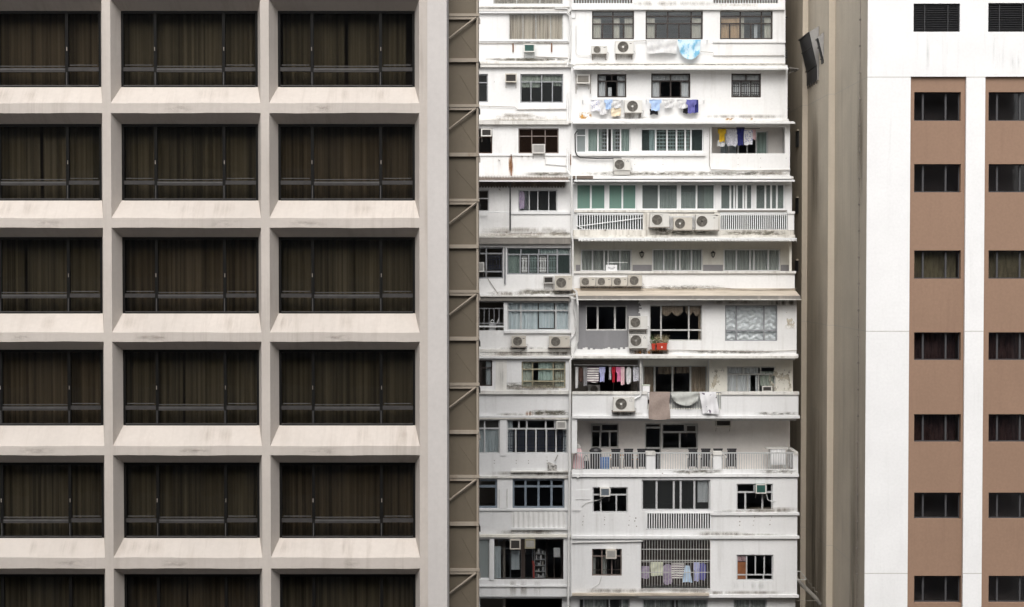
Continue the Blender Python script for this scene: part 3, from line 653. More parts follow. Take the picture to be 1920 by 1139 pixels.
wmat = {'A':'white','B':'white','C':'white','D':'white','E':'white','F':'white','G':'white','H':'white2','I':'white2','J':'white2','K':'white2','L':'white2'}
made = {}
for f in fd:
    y0,y1 = yb[f]
    D = DL(f)
    for (r,rows,kw) in WIN[f]['L']: window(ap, D, r, rows, **kw)
    wallpx(D, 700, BX, y0, y1, [w[0] for w in WIN[f]['L']] + OPEN[f]['L'], wmat[f], XA=XL)
    D = fd[f]
    if f in ('F','H','I'): continue           # these have open balconies, built below
    for (r,rows,kw) in WIN[f]['R']: made[(f,r[0])] = window(ap, D, r, rows, **kw)
    if f == 'E': continue
    wallpx(D, BX, 1490, y0, y1, [w[0] for w in WIN[f]['R']] + OPEN[f]['R'], wmat[f], XB=XRT)
# upper and lower parts outside the frame, core, slabs, side wall
m_ = MB(); m_.box(XL,XRT,fd['A']-.02,fd['A']+.2,PZ(-100,fd['A'])+.003,H+17); m_.box(XL,XRT,fd['L'],fd['L']+.2,0,PZ(1232,fd['L'])-.003); m_.build('wall','white2',ap)
m_ = MB(); m_.box(XL,XRT-.02,DBK,DBK+8,0,H+17); m_.build('core','interior',ap)
m_ = MB(); m_.box(XL,XRT,fd['A'],DBK+8,H+17.004,H+17.4); m_.build('roof','white2',ap)
order = list(fd)
for i,f in enumerate(order):
    D = fd[f]; nf = order[min(i+1,len(order)-1)]; z = PZ(yb[f][1], D); Dn = fd[nf]
    MB().box(XL+.05,XRT-.003,D+.345,D+2.2,z-.16,z+.02).build('floor_slab','white2',ap); MB().box(XL+.05,XRT-.003,D+2.203,DBK-.01,z-.16,z+.02).build('floor_slab','interior',ap)
    if D-Dn > .05: MB().box(XL+.05,XRT-.004,Dn+.003,D+.34,PZ(yb[f][1],Dn)-.06,PZ(yb[f][1],Dn)+.05).build('ledge','slab_edge',ap)
    zt_, zb_ = PZ(yb[f][0],D)-.17, PZ(yb[f][1],D)+.03
    setb = {'F':1.02,'H':1.34,'I':2.12,'E':.47}.get(f,.165)
    MB().box(XRT-.15,XRT-.001,D+setb,DBK-.02,zb_,zt_).build('side_wall',wmat[f],ap)
    for px in (945,BX,1195,1340):
        off = (3.0 if (f in('F','H','I','E','D') and px>BX) else .75)
        MB().box(PX(px,D)-.06,PX(px,D)+.06,D+off,DBK-.03,zb_+.003,zt_-.003).build('party_wall','interior',ap)

# ---- mouldings floor by floor (px on their own front plane)
L_ = ledge
# A/B
L_(fd['B'],1072,1471.5,13,18.5,.14,'white'); L_(DL('B'),800,1066,20.5,25,.16,'white2'); L_(DL('B'),800,1068,12,14,.06,'slab_edge')
L_(fd['B'],1337,1473,76.5,80.5,.12,'white'); L_(DL('B'),800,1066,76,78,.05,'white'); L_(fd['B'],1337,1471.5,80.5,105,.05,'white','parapet')
L_(DL('B'),800,1070,115.5,119.5,.16,'slab_edge')
sheet(954,76,1056,84,DL('B'),'st_soft'); sheet(900,108,1060,115,DL('B'),'st_soft')
# B/C awning: shadow gap with a pale lip
m_ = MB(); D = fd['C']; m_.prism([(D-.62,PZ(131,D-.62)),(D-.62,PZ(128.3,D-.62)),(D-.02,PZ(125,D)),(D-.02,PZ(128,D))],PX(1075,D-.6),PX(1476,D-.6)); m_.build('awning','corr_white',ap)
m_ = MB(); m_.prism([(fd['B']-.06,PZ(121,fd['B'])),(fd['B']-.06,PZ(119.5,fd['B'])),(fd['B']+.1,PZ(119.5,fd['B'])),(fd['B']+.1,PZ(121,fd['B']))],PX(1075,fd['B']),PX(1470,fd['B'])); m_.build('ledge','grimy',ap)
sheet(1078,120,1470,127.5,fd['B']-.02,'st_dark')  # dark sheet paints the shadow in the gap above the awning
m_ = MB(); xa = XRT+.003; D = fd['C']; m_.add([(xa,D-.5,PZ(128.5,D)),(xa+.48,D-.45,PZ(131.5,D)),(xa+.48,D+.6,PZ(131.5,D)),(xa,D+.6,PZ(128.5,D)),(xa,D-.5,PZ(130,D)),(xa+.48,D-.45,PZ(133,D)),(xa+.48,D+.6,PZ(133,D)),(xa,D+.6,PZ(130,D))],[(0,1,2,3),(7,6,5,4),(0,4,5,1),(1,5,6,2),(2,6,7,3),(3,7,4,0)])
m_.tube([(xa,D-.3,PZ(140,D)),(xa+.4,D-.3,PZ(132,D))],.02,4); m_.build('side_awning','gutter',ap)
# C/D
L_(fd['C'],1073,1479,223.5,227.5,.12,'white'); L_(DL('D'),800,1066,227.5,233.5,.22,'slab_edge'); L_(DL('C'),800,1066,223,226,.06,'slab_edge')
m_ = MB(); D = fd['D']; m_.prism([(D-.55,PZ(232.5,D-.55)),(D-.55,PZ(230,D-.55)),(D-.02,PZ(228,D)),(D-.02,PZ(231,D))],PX(1073,D-.5),PX(1489,D-.5)); m_.build('awning','corr_white',ap)
sheet(930,212,1010,222,DL('C'),'st_soft'); sheet(1085,210,1110,226,fd['C'],'st_ochre'); sheet(1357,221,1378,226,fd['C']-.12,'st_ochre'); sheet(1398,221,1412,226,fd['C']-.12,'st_ochre'); L_(DL('C'),969,1062,196,206,.05,'white','window_sill')
# D/E
L_(fd['D'],1073,1323,287,292.5,.12,'white','window_sill'); L_(DL('D'),800,1066,290,292.5,.06,'white'); L_(fd['D'],1334,1482,317.5,320,.05,'white'); L_(DL('D'),962,1062,335.5-1.5,337,.03,'grimy')
L_(fd['E'],1112,1484,330,335.5,.22,'white'); sheet(1077,321,1480,331,fd['D'],'st_mould'); sheet(1380,321,1482,330,fd['D'],'st_mould'); L_(fd['E'],1073,1113,330,335.5,.20,'corr_dark')
m_ = MB(); D = fd['E']; m_.prism([(D-.36,PZ(341,D-.36)),(D-.36,PZ(338.5,D-.36)),(D-.0,PZ(337,D)),(D-.0,PZ(339.5,D))],PX(1076,D-.3),PX(1489,D-.3)); m_.build('awning','white2',ap)
D = DL('E'); m_ = MB(); xs_ = [PX(800,D)+i*.07 for i in range(int((PX(1069,D)-PX(800,D))/.07))]
for i in range(len(xs_)-1):
    o_ = .02*(i%2); o2 = .02*((i+1)%2); ya,yb_ = D-.75,D-.01
    m_.quad((xs_[i],ya,PZ(342,D)+o_),(xs_[i+1],ya,PZ(342,D)+o2),(xs_[i+1],yb_,PZ(331,D)+o2),(xs_[i],yb_,PZ(331,D)+o_))
    m_.quad((xs_[i],ya,PZ(342,D)+o_-.02),(xs_[i+1],ya,PZ(342,D)+o2-.02),(xs_[i+1],yb_,PZ(331,D)+o2-.02),(xs_[i],yb_,PZ(331,D)+o_-.02))
m_.build('awning','corr_dark',ap)
m_ = MB()  # dark scalloped strip painted in place of the awning's shaded underside
for i in range(len(xs_)//2-1):
    a,b = xs_[2*i],xs_[2*i+2]; zq = PZ(342,D)+.02; k = 5
    for j in range(k): m_.quad((a+(b-a)*j/k,D-.10+.03*math.sin(i*1.3),zq),(a+(b-a)*(j+1)/k,D-.10+.03*math.sin(i*1.3),zq),(a+(b-a)*(j+1)/k,D-.06,PZ(349,D)-.09*math.sin(math.pi*(j+1)/k)),(a+(b-a)*j/k,D-.06,PZ(349,D)-.09*math.sin(math.pi*j/k)))
m_.build('underside_shade_strip','corr_dark',ap); L_(D-.7,800,1069,338.3,341,.06,'white','gutter'); L_(DL('D'),905,1068,331,334.5,.12,'corr_dark')
L_(D,958,1070,397.5,402,.16,'white2','window_sill'); L_(D,958,1070,402,437,.10,'white','parapet'); L_(D,800,1070,438,445,.14,'slab_edge')
sheet(898,425,1068,438,D-.10,'st_soft'); sheet(1030,430,1072,447,D-.14,'st_mould')
m_ = MB(); m_.tube([P(956.5,343,D-.62),P(956.5,433,D-.3)],.035,6); m_.build('post','lamp_black',ap); pipe([(898,398.5),(956,398.5)],D-.4,.025,'frame_white','handrail')
m_ = MB()
for k in range(8): m_.tube([P(900+k*1.9,400,D-.1),P(900+k*1.9,405,D-.1)],.012,4)
m_.build('railing','frame_white',ap)
# E right bay: glazed gallery, railing below
D = fd['E']; DE = D+.30
er = [((1080,345,1136,394),[1,1],'glass_green',[]),((1140,345,1194,394),[1,1],'glass_green',[]),((1202,345,1272,394),[1,1.1],'glass_gallery',[(.5,1,.2,1,'cur_grey')]),((1274.5,345,1341,394),[1,1.1],'glass_gallery',[(0,.5,.3,1,'cur_grey'),(.7,.95,.1,1,'cur_sage')]),((1350,345,1411.5,394),[.4,.15,.1,.25,.1,.25],'glass_gallery',[]),((1416,345,1472,394),[.45,.25,.25,.35],'glass_gallery',[(.8,1,.2,.9,'cur_sage')])]
for r,cs,g,cu in er: window(ap, DE, r, [(1,cs)], frame='frame_white', gl=g, fb=.085, fo=.07, inset=.05, cur=cu)
wallpx(DE, BX, 1481, 339, 446, [r[0] for r in er]+[(1083,404,1205,430),(1352,404,1477,430)], 'white2', XB=XRT-.02)
L_(DE,1077,1345,394.5,398.5,.12,'grimy','window_sill'); L_(DE,1345,1476,394.5,397.5,.10,'gutter','window_sill')
def railing(D, x0,x1,y0,y1, pitch=.12, mat='frame_white', r=.02, top=.05, mids=(), par=None, name='railing'):
    q = hrect(D,(x0,y0,x1,y1)); m_ = MB(); n = max(2,int((q[1]-q[0])/pitch))
    for i in range(n+1):
        x = q[0]+(q[1]-q[0])*i/n; m_.box(x-r,x+r,D-r,D+r,q[2],q[3]-top)
    m_.box(q[0]-.01,q[1]+.01,D-.03,D+.03,q[3]-top,q[3]); 
    for v in mids: 
        z = q[3]+(q[2]-q[3])*v; m_.box(q[0],q[1],D-.022,D+.022,z-.02,z+.02)
    return m_.build(name, mat, par or ap)
railing(D,1082,1206,400,431.5,.12); railing(D,1350,1479,399,431.5,.10)
for a,b in ((1206,1218),(1340,1350),): MB().pbox(a,399,b,432,D-.05,.3).build('pier','grimy',ap)
MB().pbox(1477.5,397,1489,432,D-.06,.36).build('pier','white',ap); MB().pbox(1476,396.5,1490.5,401,D-.12,.44).build('pier_cap','white',ap)
MB().pbox(1218,401,1340,406,D-.02,.1).build('beam','grimy',ap); MB().pbox(1075,431.5,1489,446,D-.04,.42).build('parapet','grimy',ap); L_(D,1074,1491,441,446,.12,'grimy')
m_ = MB(); m_.tube([P(1081,425,D-.1),P(1205,409,D-.1)],.022,5); m_.tube([P(1081,423,D-.1),P(1094,430,D-.1)],.02,5); m_.build('pole','frame_white',ap)
for r_ in ((1083,400,1205,431),(1352,400,1477,431)): q = hrect(D+.25,r_); MB().box(q[0],q[1],D+.5,D+.54,q[2],q[3]).build('panel','glass_teal',ap)
sheet(1218,425,1345,445,D-.045,'st_mould'); sheet(1219,424,1262,436,D-.05,'st_dark'); sheet(1350,430,1480,446,D-.05,'st_mould')
# E/F left slab
L_(DL('F'),800,1070,446,457.5,.22,'gutter'); L_(DL('F'),800,1070,443,446,.24,'grimy')
# F right: corrugated awning, recess, parapet
D = fd['F']; m_ = MB(); x_ = PX(1085,D-.6); xe = PX(1494.5,D-.6); n = int((xe-x_)/.08)
for i in range(n):
    a,b = x_+i*.08, x_+(i+1)*.08; o_,o2 = .04*(i%2), .04*((i+1)%2)
    m_.add([(a,D-.6,PZ(452,D-.6)+o_),(b,D-.6,PZ(452,D-.6)+o2),(b,D+.2,PZ(447,D)+o2),(a,D+.2,PZ(447,D)+o_),(a,D-.6,PZ(453.2,D-.6)+o_),(b,D-.6,PZ(453.2,D-.6)+o2),(b,D+.2,PZ(448.2,D)+o2),(a,D+.2,PZ(448.2,D)+o_)],[(0,1,2,3),(7,6,5,4),(0,4,5,1),(2,6,7,3)])
m_.build('awning','corr_white',ap); L_(D-.58,1085,1494,446.6,449.5,.02,'frame_white','gutter')
DF = D+.85
fw = [((1089,468,1184.5,509),[.23,.23,.08,.23,.23],[(.0,1,0,1,'cur_grey',.18,.03)]),((1223,467,1317.5,509),[.23,.24,.08,.23,.22],[(.0,1,0,1,'cur_grey',.18,.03)]),((1356.5,467.5,1463,509),[.23,.24,.07,.25,.21],[(.0,1,0,1,'cur_grey',.18,.03)])]
for r,cs,cu in fw: window(ap, DF, r, [(1,cs)], frame='frame_white', gl='glass', fb=.07, fo=.06, inset=.05, cur=cu)
wallpx(DF, BX, 1486, 446, 557, [r[0] for r in fw], 'cream', XB=XRT-.02)
for a,b in ((1186,1222),(1318.5,1355.5),(1464,1480),(1080,1088)):
    m_ = MB(); m_.pbox(a,497,b,509.5,DF-.012,.01); m_.build('dado','dado',ap)
m_ = MB(); m_.pbox(1480,453,1484.5,510,D+.02,.12); m_.build('post','cream',ap)
MB().pbox(1072,513,1490,544,D,.14).build('parapet','white',ap); L_(D,1075,1492.5,508.5,513,.10,'slab_edge','parapet_cap')
L_(D,1072,1491,541,548,.06,'sandy'); sheet(1215,534,1360,545,D-.06,'st_mould')
# sloping weathered ledge above G and its gutter
G = fd['G']; m_ = MB(); m_.prism([(G-.55,PZ(556,G-.55)),(G-.55,PZ(554.5,G-.55)),(D-.07,PZ(545.5,D-.07)),(D-.07,PZ(548.5,D-.07))],PX(1076,G-.5),PX(1499,G-.5)); m_.build('ledge','sandy',ap)
m_ = MB(); m_.prism([(G-.62,PZ(561.8,G-.62)),(G-.62,PZ(555,G-.62)),(G-.0,PZ(555.5,G)),(G-.0,PZ(557,G))],PX(1082,G-.6),PX(1501,G-.6)); m_.build('gutter','gutter',ap)
m_ = MB(); m_.prism([(G-.665,PZ(563.0,G-.665)),(G-.665,PZ(561.2,G-.665)),(G-.62,PZ(561.2,G-.62)),(G-.62,PZ(563.0,G-.62))],PX(1082,G-.6),PX(1501.5,G-.6)); m_.build('gutter_lip','slab_edge',ap)
L_(DL('G'),800,1068,555,556.8,.3,'slab_edge'); L_(DL('G'),800,1068,557,564.5,.22,'gutter'); L_(DL('F'),800,1070,552,555,.1,'white2')
sheet(1079,538,1216,556,D-.005,'st_dark'); sheet(1079,537,1216,553,D-.009,'st_mould')
MB().tube([P(947,464,DL('F')-.05),P(947,533,DL('F')-.05)],.045,6).build('post','frame_grey',ap)

# G: grey painted panel with a ragged edge, dark loggia
rg = [(1083,563),(1196,563)]+[(1202+R.uniform(-5,6),566+i*6) for i in range(6)]+[(1180,598),(1178,655)]+[(1172-i*9,653+R.uniform(-4,2)) for i in range(10)]+[(1083,657)]
def patch(pts, D, th, mat, name):
    pp = [P(x,y,D-th) for x,y in pts]; n = len(pp); m_ = MB()
    m_.add(pp+[(p[0],D+.01,p[2]) for p in pp],[tuple(range(n)),tuple(range(2*n-1,n-1,-1))]+[(i,n+i,n+(i+1)%n,(i+1)%n) for i in range(n)]); return m_.build(name,mat,ap)
def patchhole():
    q = hrect(G,(1098.5,573.5,1175.5,620)); m_ = MB()
    xs0, xe0 = PX(1083,G), PX(1196,G)
    m_.holes(xs0,xe0,PZ(598,G),PZ(563.5,G),G-.006,.004,[q]); m_.holes(xs0,PX(1178,G),PZ(650,G),PZ(598,G),G-.006,.004,[q])
    for i in range(14):                       # ragged brush edge
        a = 598-i*2.6; w_ = R.uniform(1,10)*(1-abs(i-6)/9); m_.box(xe0-.02,PX(1196+w_,G),G-.006,G-.002,PZ(a,G),PZ(a-2.7,G))
    for i in range(20):
        a = 1083+i*4.7; m_.box(PX(a,G),PX(a+4.8,G),G-.006,G-.002,PZ(650+R.uniform(1,6),G),PZ(649.8,G))
    return m_.build('paint_patch','greywall',ap)
patchhole()
L_(G,1073,1497,664.5,670,.16,'white'); L_(DL('H'),800,1070,669,672.5,.2,'white2'); L_(DL('G'),945,1078,620.5,625,.12,'white2','window_sill'); L_(DL('G'),800,1070,655,660,.08,'slab_edge')
L_(DL('G'),944.5,950,566,620.5,.06,'frame_white','post'); L_(DL('G'),1069.5,1076,566,620.5,.06,'frame_white','post')
q = DL('G'); railing(q+.03,880,945,578,620,.22,'frame_grey',.014,.03,(.68,.8)); L_(q,880,945,611.5,614,.04,'frame_white','handrail')
sheet(1470,570,1493,618,G,'st_peel'); sheet(1180,655,1255,668,G-.02,'st_rust'); sheet(1180,655,1255,670,G-.025,'st_dark')
sheet(960,650,1005,668,DL('G'),'st_dark'); sheet(1025,652,1074,670,DL('G'),'st_dark'); sheet(900,650,1074,672,DL('G')-.02,'st_soft'); sheet(1440,562,1497,574,G,'st_dark'); sheet(1320,562,1440,572,G,'st_soft')
# curtains special: swag and foil
w = made[('G',1218)]; q = hrect(G,(1218,572.5,1316.5,639.5)); m_ = MB()
for a,b,n in ((1240,1281,2),(1286,1314,2)):
    for i in range(n):
        c0 = a+(b-a)*i/n; c1 = a+(b-a)*(i+1)/n; k = 8; vs = []; fs = []
        for s_ in range(5):
            for j in range(k+1):
                u = j/k; sag = math.sin(math.pi*u)*8 if s_ else 0
                x,_,z = P(c0+(c1-c0)*u, 575+(s_*2.6)+ (sag*s_/4), G); vs.append((x, G+.19+.03*math.cos(s_*3.1), z))
        for s_ in range(4):
            for j in range(k): fs.append((s_*(k+1)+j, s_*(k+1)+j+1, (s_+1)*(k+1)+j+1, (s_+1)*(k+1)+j))
        m_.add(vs,fs)
folds(m_, PX(1311,G), PX(1316,G), PZ(638,G), PZ(576,G), G+.34,.02,.12)
m_.smooth = True; m_.build('curtain','cur_swag',w)
w = made[('G',1359.5)]; q = hrect(G,(1361,574,1456,639)); rr = random.Random(5); nx,nz = 44,34; vs = []; fs = []
for j in range(nz+1):
    for i in range(nx+1):
        u,v = i/nx, j/nz; d = .022*math.sin(u*52+3*math.sin(v*7))+.020*math.sin(v*40+9*abs((u*4)%1-.5))+rr.uniform(-.014,.014)
        vs.append((q[0]+(q[1]-q[0])*u, G+.24+d*.8, q[2]+(q[3]-q[2])*v))
for j in range(nz):
    for i in range(nx): fs.append((j*(nx+1)+i,j*(nx+1)+i+1,(j+1)*(nx+1)+i+1,(j+1)*(nx+1)+i))
m_ = MB(); m_.add(vs,fs); m_.build('curtain','foil',w)
railing(fd['A']+.05,1075,1186,-12,6.6,.13); railing(fd['A']+.05,1337,1459,-12,6.6,.13)
# things seen through the loggia and windows
# H right: balcony with parapet, recess
D = fd['H']; DH = DX(1488); DH2 = DH+.9
rw = (1363,687.5,1454,737); window(ap, DH, rw, [(.3,[.34,.36,.3]),(.7,[.21,.22,.23,.34])], frame='frame_pale', gl='glass', fb=.06, cur=[(.02,.2,.3,1,'cur_white'),(.22,.5,.3,1,'cur_white'),(.6,.66,.3,1,'cur_white'),(.0,.66,.03,.27,'cur_white'),(.7,.98,.2,.75,'cur_sage')])
wallpx(DH, 1330, 1490, 668, 786, [rw], 'cream', XB=XRT-.015)
rd = (1206,686,1326,760); window(ap, DH2-.25, rd, [(1,[.18,.28,.28,.26])], frame='frame_pale', gl='glass_dark', fb=.09, fo=.06, cur=[(.0,.2,.0,.8,'cur_swag'),(.76,1,.0,1,'cur_swag'),(.24,.5,.0,.22,'cur_swag'),(.52,.76,.0,.2,'cur_swag')])
wallpx(DH2-.25, 1202, 1332, 668, 786, [rd], 'cream', name='wall')
wallpx(DH2+.35, BX, 1202, 668, 786, [(1105,686,1150,772),(1150.5,686,1188,772)], 'interior')
MB().box(PX(1202,DH)-.05,PX(1202,DH)+.05,DH-.5,DH2+.3,PZ(784,D),PZ(672,D)).build('party_wall','white2',ap); MB().box(PX(1331,DH),PX(1331,DH)+.1,DH+.165,DH2,PZ(784,D),PZ(672,D)).build('party_wall','white2',ap)
MB().pbox(1073,738,1214,785,D,.14).build('parapet','white2',ap); MB().pbox(1352,738,1497,785,D,.14).build('parapet','white2',ap); MB().pbox(1214,768,1352,785,D+.001,.138).build('parapet','white2',ap)
L_(D,1073,1214,734.5,740,.06,'slab_edge','parapet_cap'); L_(D,1352,1498.5,734.5,740.5,.07,'slab_edge','parapet_cap'); L_(D,1073,1500,780,785,.12,'white2')
m_ = MB(); m_.box(XRT-.14,XRT-.001,D+.145,DH-.01,PZ(785,D),PZ(738,D)); m_.build('parapet','white2',ap)
railing(D+.05,1214,1352,735.5,768,.12,'frame_grey',.014,.04); m_ = MB(); m_.pbox(1259,741,1352,766,D+.12,.03); m_.build('panel','l_sage',ap)
sheet(1330,690,1362,735,DH,'st_peel'); sheet(1440,690,1488,735,DH,'st_peel'); pipe([(1201,672),(1201,734)],D+.3,.05,'frame_pale','post')
m_ = MB(); m_.tube([P(1076,684.5,D+.55),P(1202,685.5,D+.55)],.014,5); m_.build('clothes_line','frame_white',ap)
L_(DL('H'),800,1070,733,739.5,.14,'slab_edge'); L_(DL('H'),800,1070,780,783.5,.12,'white2')
L_(DL('H'),929,950,676,733,.02,'slab_edge','pilaster'); sheet(925,716,1066,733,DL('H'),'st_mould'); sheet(930,676,955,735,DL('H')-.02,'st_water')
# I right: deep open balcony
D = fd['I']; DI = D+1.95
iw = [((1108,794.5,1160,841),[(.32,[.37,.63]),(.68,[.34,.34,.32])],[(1135,0)]),((1241,794.5,1309,843),[(.34,[.64,.36]),(.66,[.5,.5])],[]),((1209,794,1240,890),[(.09,[1]),(.4,[1]),(.51,[1])],[])]
for r,rows,_ in iw: window(ap, DI, r, rows, frame='frame_pale', gl='glass_dark', fb=.09, fo=.07)
wallpx(DI, BX, 1484, 784, 897, [r[0] for r in iw], 'beige_in', XB=XRT-.02)
MB().pbox(1072,881,1496.5,897,D,.2).build('parapet','white2',ap); L_(D,1073,1498,889.5,895,.10,'white2')
for a,b in ((1211,1229),(1336.5,1354)):
    MB().pbox(a+1,852,b-1,881,D+.01,.24).build('pier','white2',ap); MB().pbox(a,847,b,854,D-.03,.32).build('pier_cap','slab_edge',ap)
MB().pbox(1487,852,1496.5,881,D+.01,.24).build('pier','white2',ap)
m_ = MB(); m_.box(XRT-.17,XRT+.02,D-.04,DI-.01,PZ(853,D),PZ(847.5,D)); m_.build('parapet_cap','slab_edge',ap)
m_ = MB(); m_.box(XRT-.15,XRT,D+.255,DI-.015,PZ(881,D),PZ(854,D)); m_.build('parapet','white2',ap)
for a,b in ((1079,1211),(1229,1336.5),(1354,1487)): railing(D+.10,a,b,848.5,881,.115,'frame_alu',.017,.06)
L_(D,1072,1082,786,850,.03,'white2','pilaster'); L_(DL('I'),800,1070,783,786.5,.1,'grimy')
L_(DL('I'),937.5,949.5,787,855,.05,'white2','pilaster'); L_(DL('J'),958,1070,883.5,886,.16,'slab_edge'); L_(DL('J'),800,1070,893,897,.1,'slab_edge')
# J
D = fd['J']; L_(D,1332,1499,961.5,966.5,.10,'white2'); L_(D,1073,1499,1005.5,1010.5,.13,'white2'); L_(DL('J'),800,1070,1003,1008,.12,'cream'); L_(DL('J'),959,1064,990.5,994,.14,'white2','window_sill'); L_(DL('J'),800,1066,954.5,958,.08,'white2','window_sill')
m_ = MB(); d_ = DL('J'); xa,xe = PX(959,d_),PX(1061,d_); n = int((xe-xa)/.06)
for i in range(n):
    o_,o2 = (.035 if (i//2)%2 else 0),(.035 if ((i+1)//2)%2 else 0); a,b = xa+(xe-xa)*i/n, xa+(xe-xa)*(i+1)/n
    m_.quad((a,d_-.03-o_,PZ(990,d_)),(b,d_-.03-o2,PZ(990,d_)),(b,d_-.03-o2,PZ(959,d_)),(a,d_-.03-o_,PZ(959,d_)))
m_.build('corrugated_sheet','corr_white',ap)
railing(D-.02,1213,1332,961.5,992,.115,'frame_white',.022,.04)
m_ = MB(); q = hrect(D,(1213,958,1332,994)); m_.box(q[0]-.2,q[1]+.2,D+.5,D+.55,q[2]-.1,q[3]); m_.build('panel','glass_teal',ap)
pipe([(936,918),(936,953),(951,953),(951,917)],DL('J')-.03,.018,'frame_pale','conduit'); m_ = MB(); m_.pbox(1080,919,1106,937,fd['J']-.03,.03); m_.build('panel','white2',ap)
def hole(x,y,D,r=.02): MB().cyl_y(PX(x,D,y),PZ(y,D),D-.006,D+.01,r,7).build('fixing_hole','bracket',ap)
for x in (1094,1134,1179,1192,1386,1414,1445):
    for y in (970,977,986): hole(x+R.uniform(-2,2),y+R.uniform(-2,2),D,R.uniform(.015,.035))
for x in (927,968,991,1026): 
    for y in (864,869): hole(x,y,DL('I'),.022)
for x in (1242,1292,1484): hole(x,888,fd['I']-.01,.03)
for (x,y) in ((1190,298),(1206,298),(1243,297),(1281,297),(1190,309),(1243,309),(1384,297),(1426,297),(1474,297),(1384,309),(1426,314),(1326,252),(1326,256),(1192,242)): hole(x,y,fd['D'],.018)
for (x,y) in ((927,154),(918,201),(1013,221),(938,222)): hole(x,y,DL('C'),.018)
for (x,y) in ((1120,119),(1137,112)): hole(x,y,fd['B'],.025)
for (x,y) in ((1135,432),(1305,437)): hole(x,y,fd['E']-.05,.05)
for (x,y) in ((996,437),(1037,437),(950,437)): hole(x,y,DL('E')-.10,.04)
# K
D = fd['K']; L_(D,1202-4,1498,1116,1121,.10,'white2'); L_(D,1073,1330,1113.5,1117.5,.22,'sandy'); L_(DL('K'),800,1068,1098,1101,.08,'white2'); L_(DL('L'),800,1064,1115,1121,.06,'slab_edge')
pipe([(1073,1017.5),(1205,1015)],D-.08,.035)
cg = MB(); q = hrect(D-.03,(1202,1011,1331.5,1106)); n = 25
for i in range(n+1):
    x = q[0]+(q[1]-q[0])*i/n; cg.box(x-.0095,x+.0095,D-.05,D-.015,q[2],q[3])
for v in (.20,.42,.655,.985,.01):
    z = q[3]+(q[2]-q[3])*v; cg.box(q[0],q[1],D-.075,D-.051,z-.015,z+.015)
cg.build('window_grille','frame_pale',ap)
m_ = MB(); q = hrect(D,(1198,1005,1336,1112)); m_.box(q[0],q[1],D+1.6,D+1.65,q[2]+.05,q[3]-.2); m_.build('inner_wall','frame_brown',ap)
w = made[('K',1381)]; q = hrect(D,(1383,1055,1399,1088)); m_ = MB(); m_.box(q[0],q[1],D+.11,D+.122,q[2],q[3]); m_.build('panel','wood',w); q = hrect(D,(1383,1042,1399,1054)); m_ = folds(MB(),q[0],q[1],q[2],q[3],D+.14,.02,.12); m_.build('curtain','l_palepink',w)
sheet(1375,1090,1452,1108,D,'st_water'); 
for a in (955,975,1000): sheet(a,1087,a+14,1120,DL('K')-.01,'st_soft')
m_ = MB(); q = hrect(DL('K'),(919,1011,926,1088)); m_.box(q[0]-.02,q[1]+.02,DL('K')-.05,DL('K')-.002,q[2],q[3]); m_.build('pilaster','white2',ap)
for q_ in STN: sheet(*q_[:4],q_[4]-.002*(1+STN.index(q_)%5),q_[5])
# drainpipes and cables
rD = lambda f: fd[f]-.10
pipe([(1070,-20,fd['A']-.1),(1070,20,fd['A']-.1),(1064,27,fd['A']-.1),(1069,30,rD('B')),(1069,100,rD('B')),(1064.5,118,rD('B')),(1064,225,rD('C'))],0)
pipe([(1064,225,rD('C')),(1064,320,rD('D')),(1072,331,rD('E')-.1),(1072,440,rD('E'))],0,.055); pipe([(1080,330),(1080,345),(1074,345)],rD('E')-.1,.03)
pipe([(1072,440,rD('F')),(1074,455,rD('F')),(1074,542,rD('F')),(1081,547,rD('G')-.55),(1083,572,rD('G')-.55),(1083,640,rD('G')),(1073,666,rD('G')),(1074,671,rD('H')-.1),(1069,676,rD('H')-.1),(1068,785,rD('H')),(1067,895,rD('I')),(1066,1010,rD('J')),(1065,1150,rD('K'))],0,.05)
pipe([(1068,553,rD('G')-.5),(1083,551,rD('G')-.5)],0,.03); pipe([(1070,560,rD('G')-.5),(1082,560,rD('G')-.5)],0,.03); pipe([(1065,119,rD('C')),(1078,122,rD('C')),(1079,119,rD('C'))],0,.035)
pipe([(1041,12),(1041,16),(1064,17),(1064,24),(1069,27)],fd['A']-.12,.03); pipe([(1079,17),(1079,34),(1072,34)],fd['A']-.1,.02,)
pipe([(1080,48),(1080,98),(1084,104),(1110,104)],rD('B'),.018,'pipe','conduit'); pipe([(898,82),(1150,81)],DL('B')-.04,.016,'bracket','cable'); pipe([(1003,107),(1062,109),(1070,113)],DL('B')-.03,.015,'bracket','cable'); pipe([(898,199),(965,201),(970,206),(1062,205)],DL('C')-.08,.013,'bracket','cable')
pipe([(1180,78),(1205,77),(1214,75)],rD('B'),.014,'bracket','cable'); pipe([(1314,97),(1337,99),(1338,105),(1470,104)],rD('B'),.012,'bracket','cable')
pipe([(1082,246),(1078,252),(1079,285),(1082,292),(1088,296),(1120,297.5),(1165,297),(1166,300)],rD('D')-.04,.03,'black_cable','cable'); pipe([(1331,240),(1330,310),(1333,318),(1360,319),(1380,321),(1482,319)],rD('D'),.014,'bracket','cable')
pipe([(1023,296),(1023,308),(1062,311)],DL('D')-.04,.022,'pipe','conduit'); pipe([(911,499),(913,520),(928,543),(933,550)],DL('F')-.04,.012,'bracket','cable'); pipe([(1200,538),(1260,540),(1330,538),(1420,545),(1493,541)],fd['F']-.12,.013,'bracket','cable'); pipe([(1075,580),(1078,590),(1079,622),(1074,632),(1064,640)],fd['G']-.08,.03,'pipe','conduit')
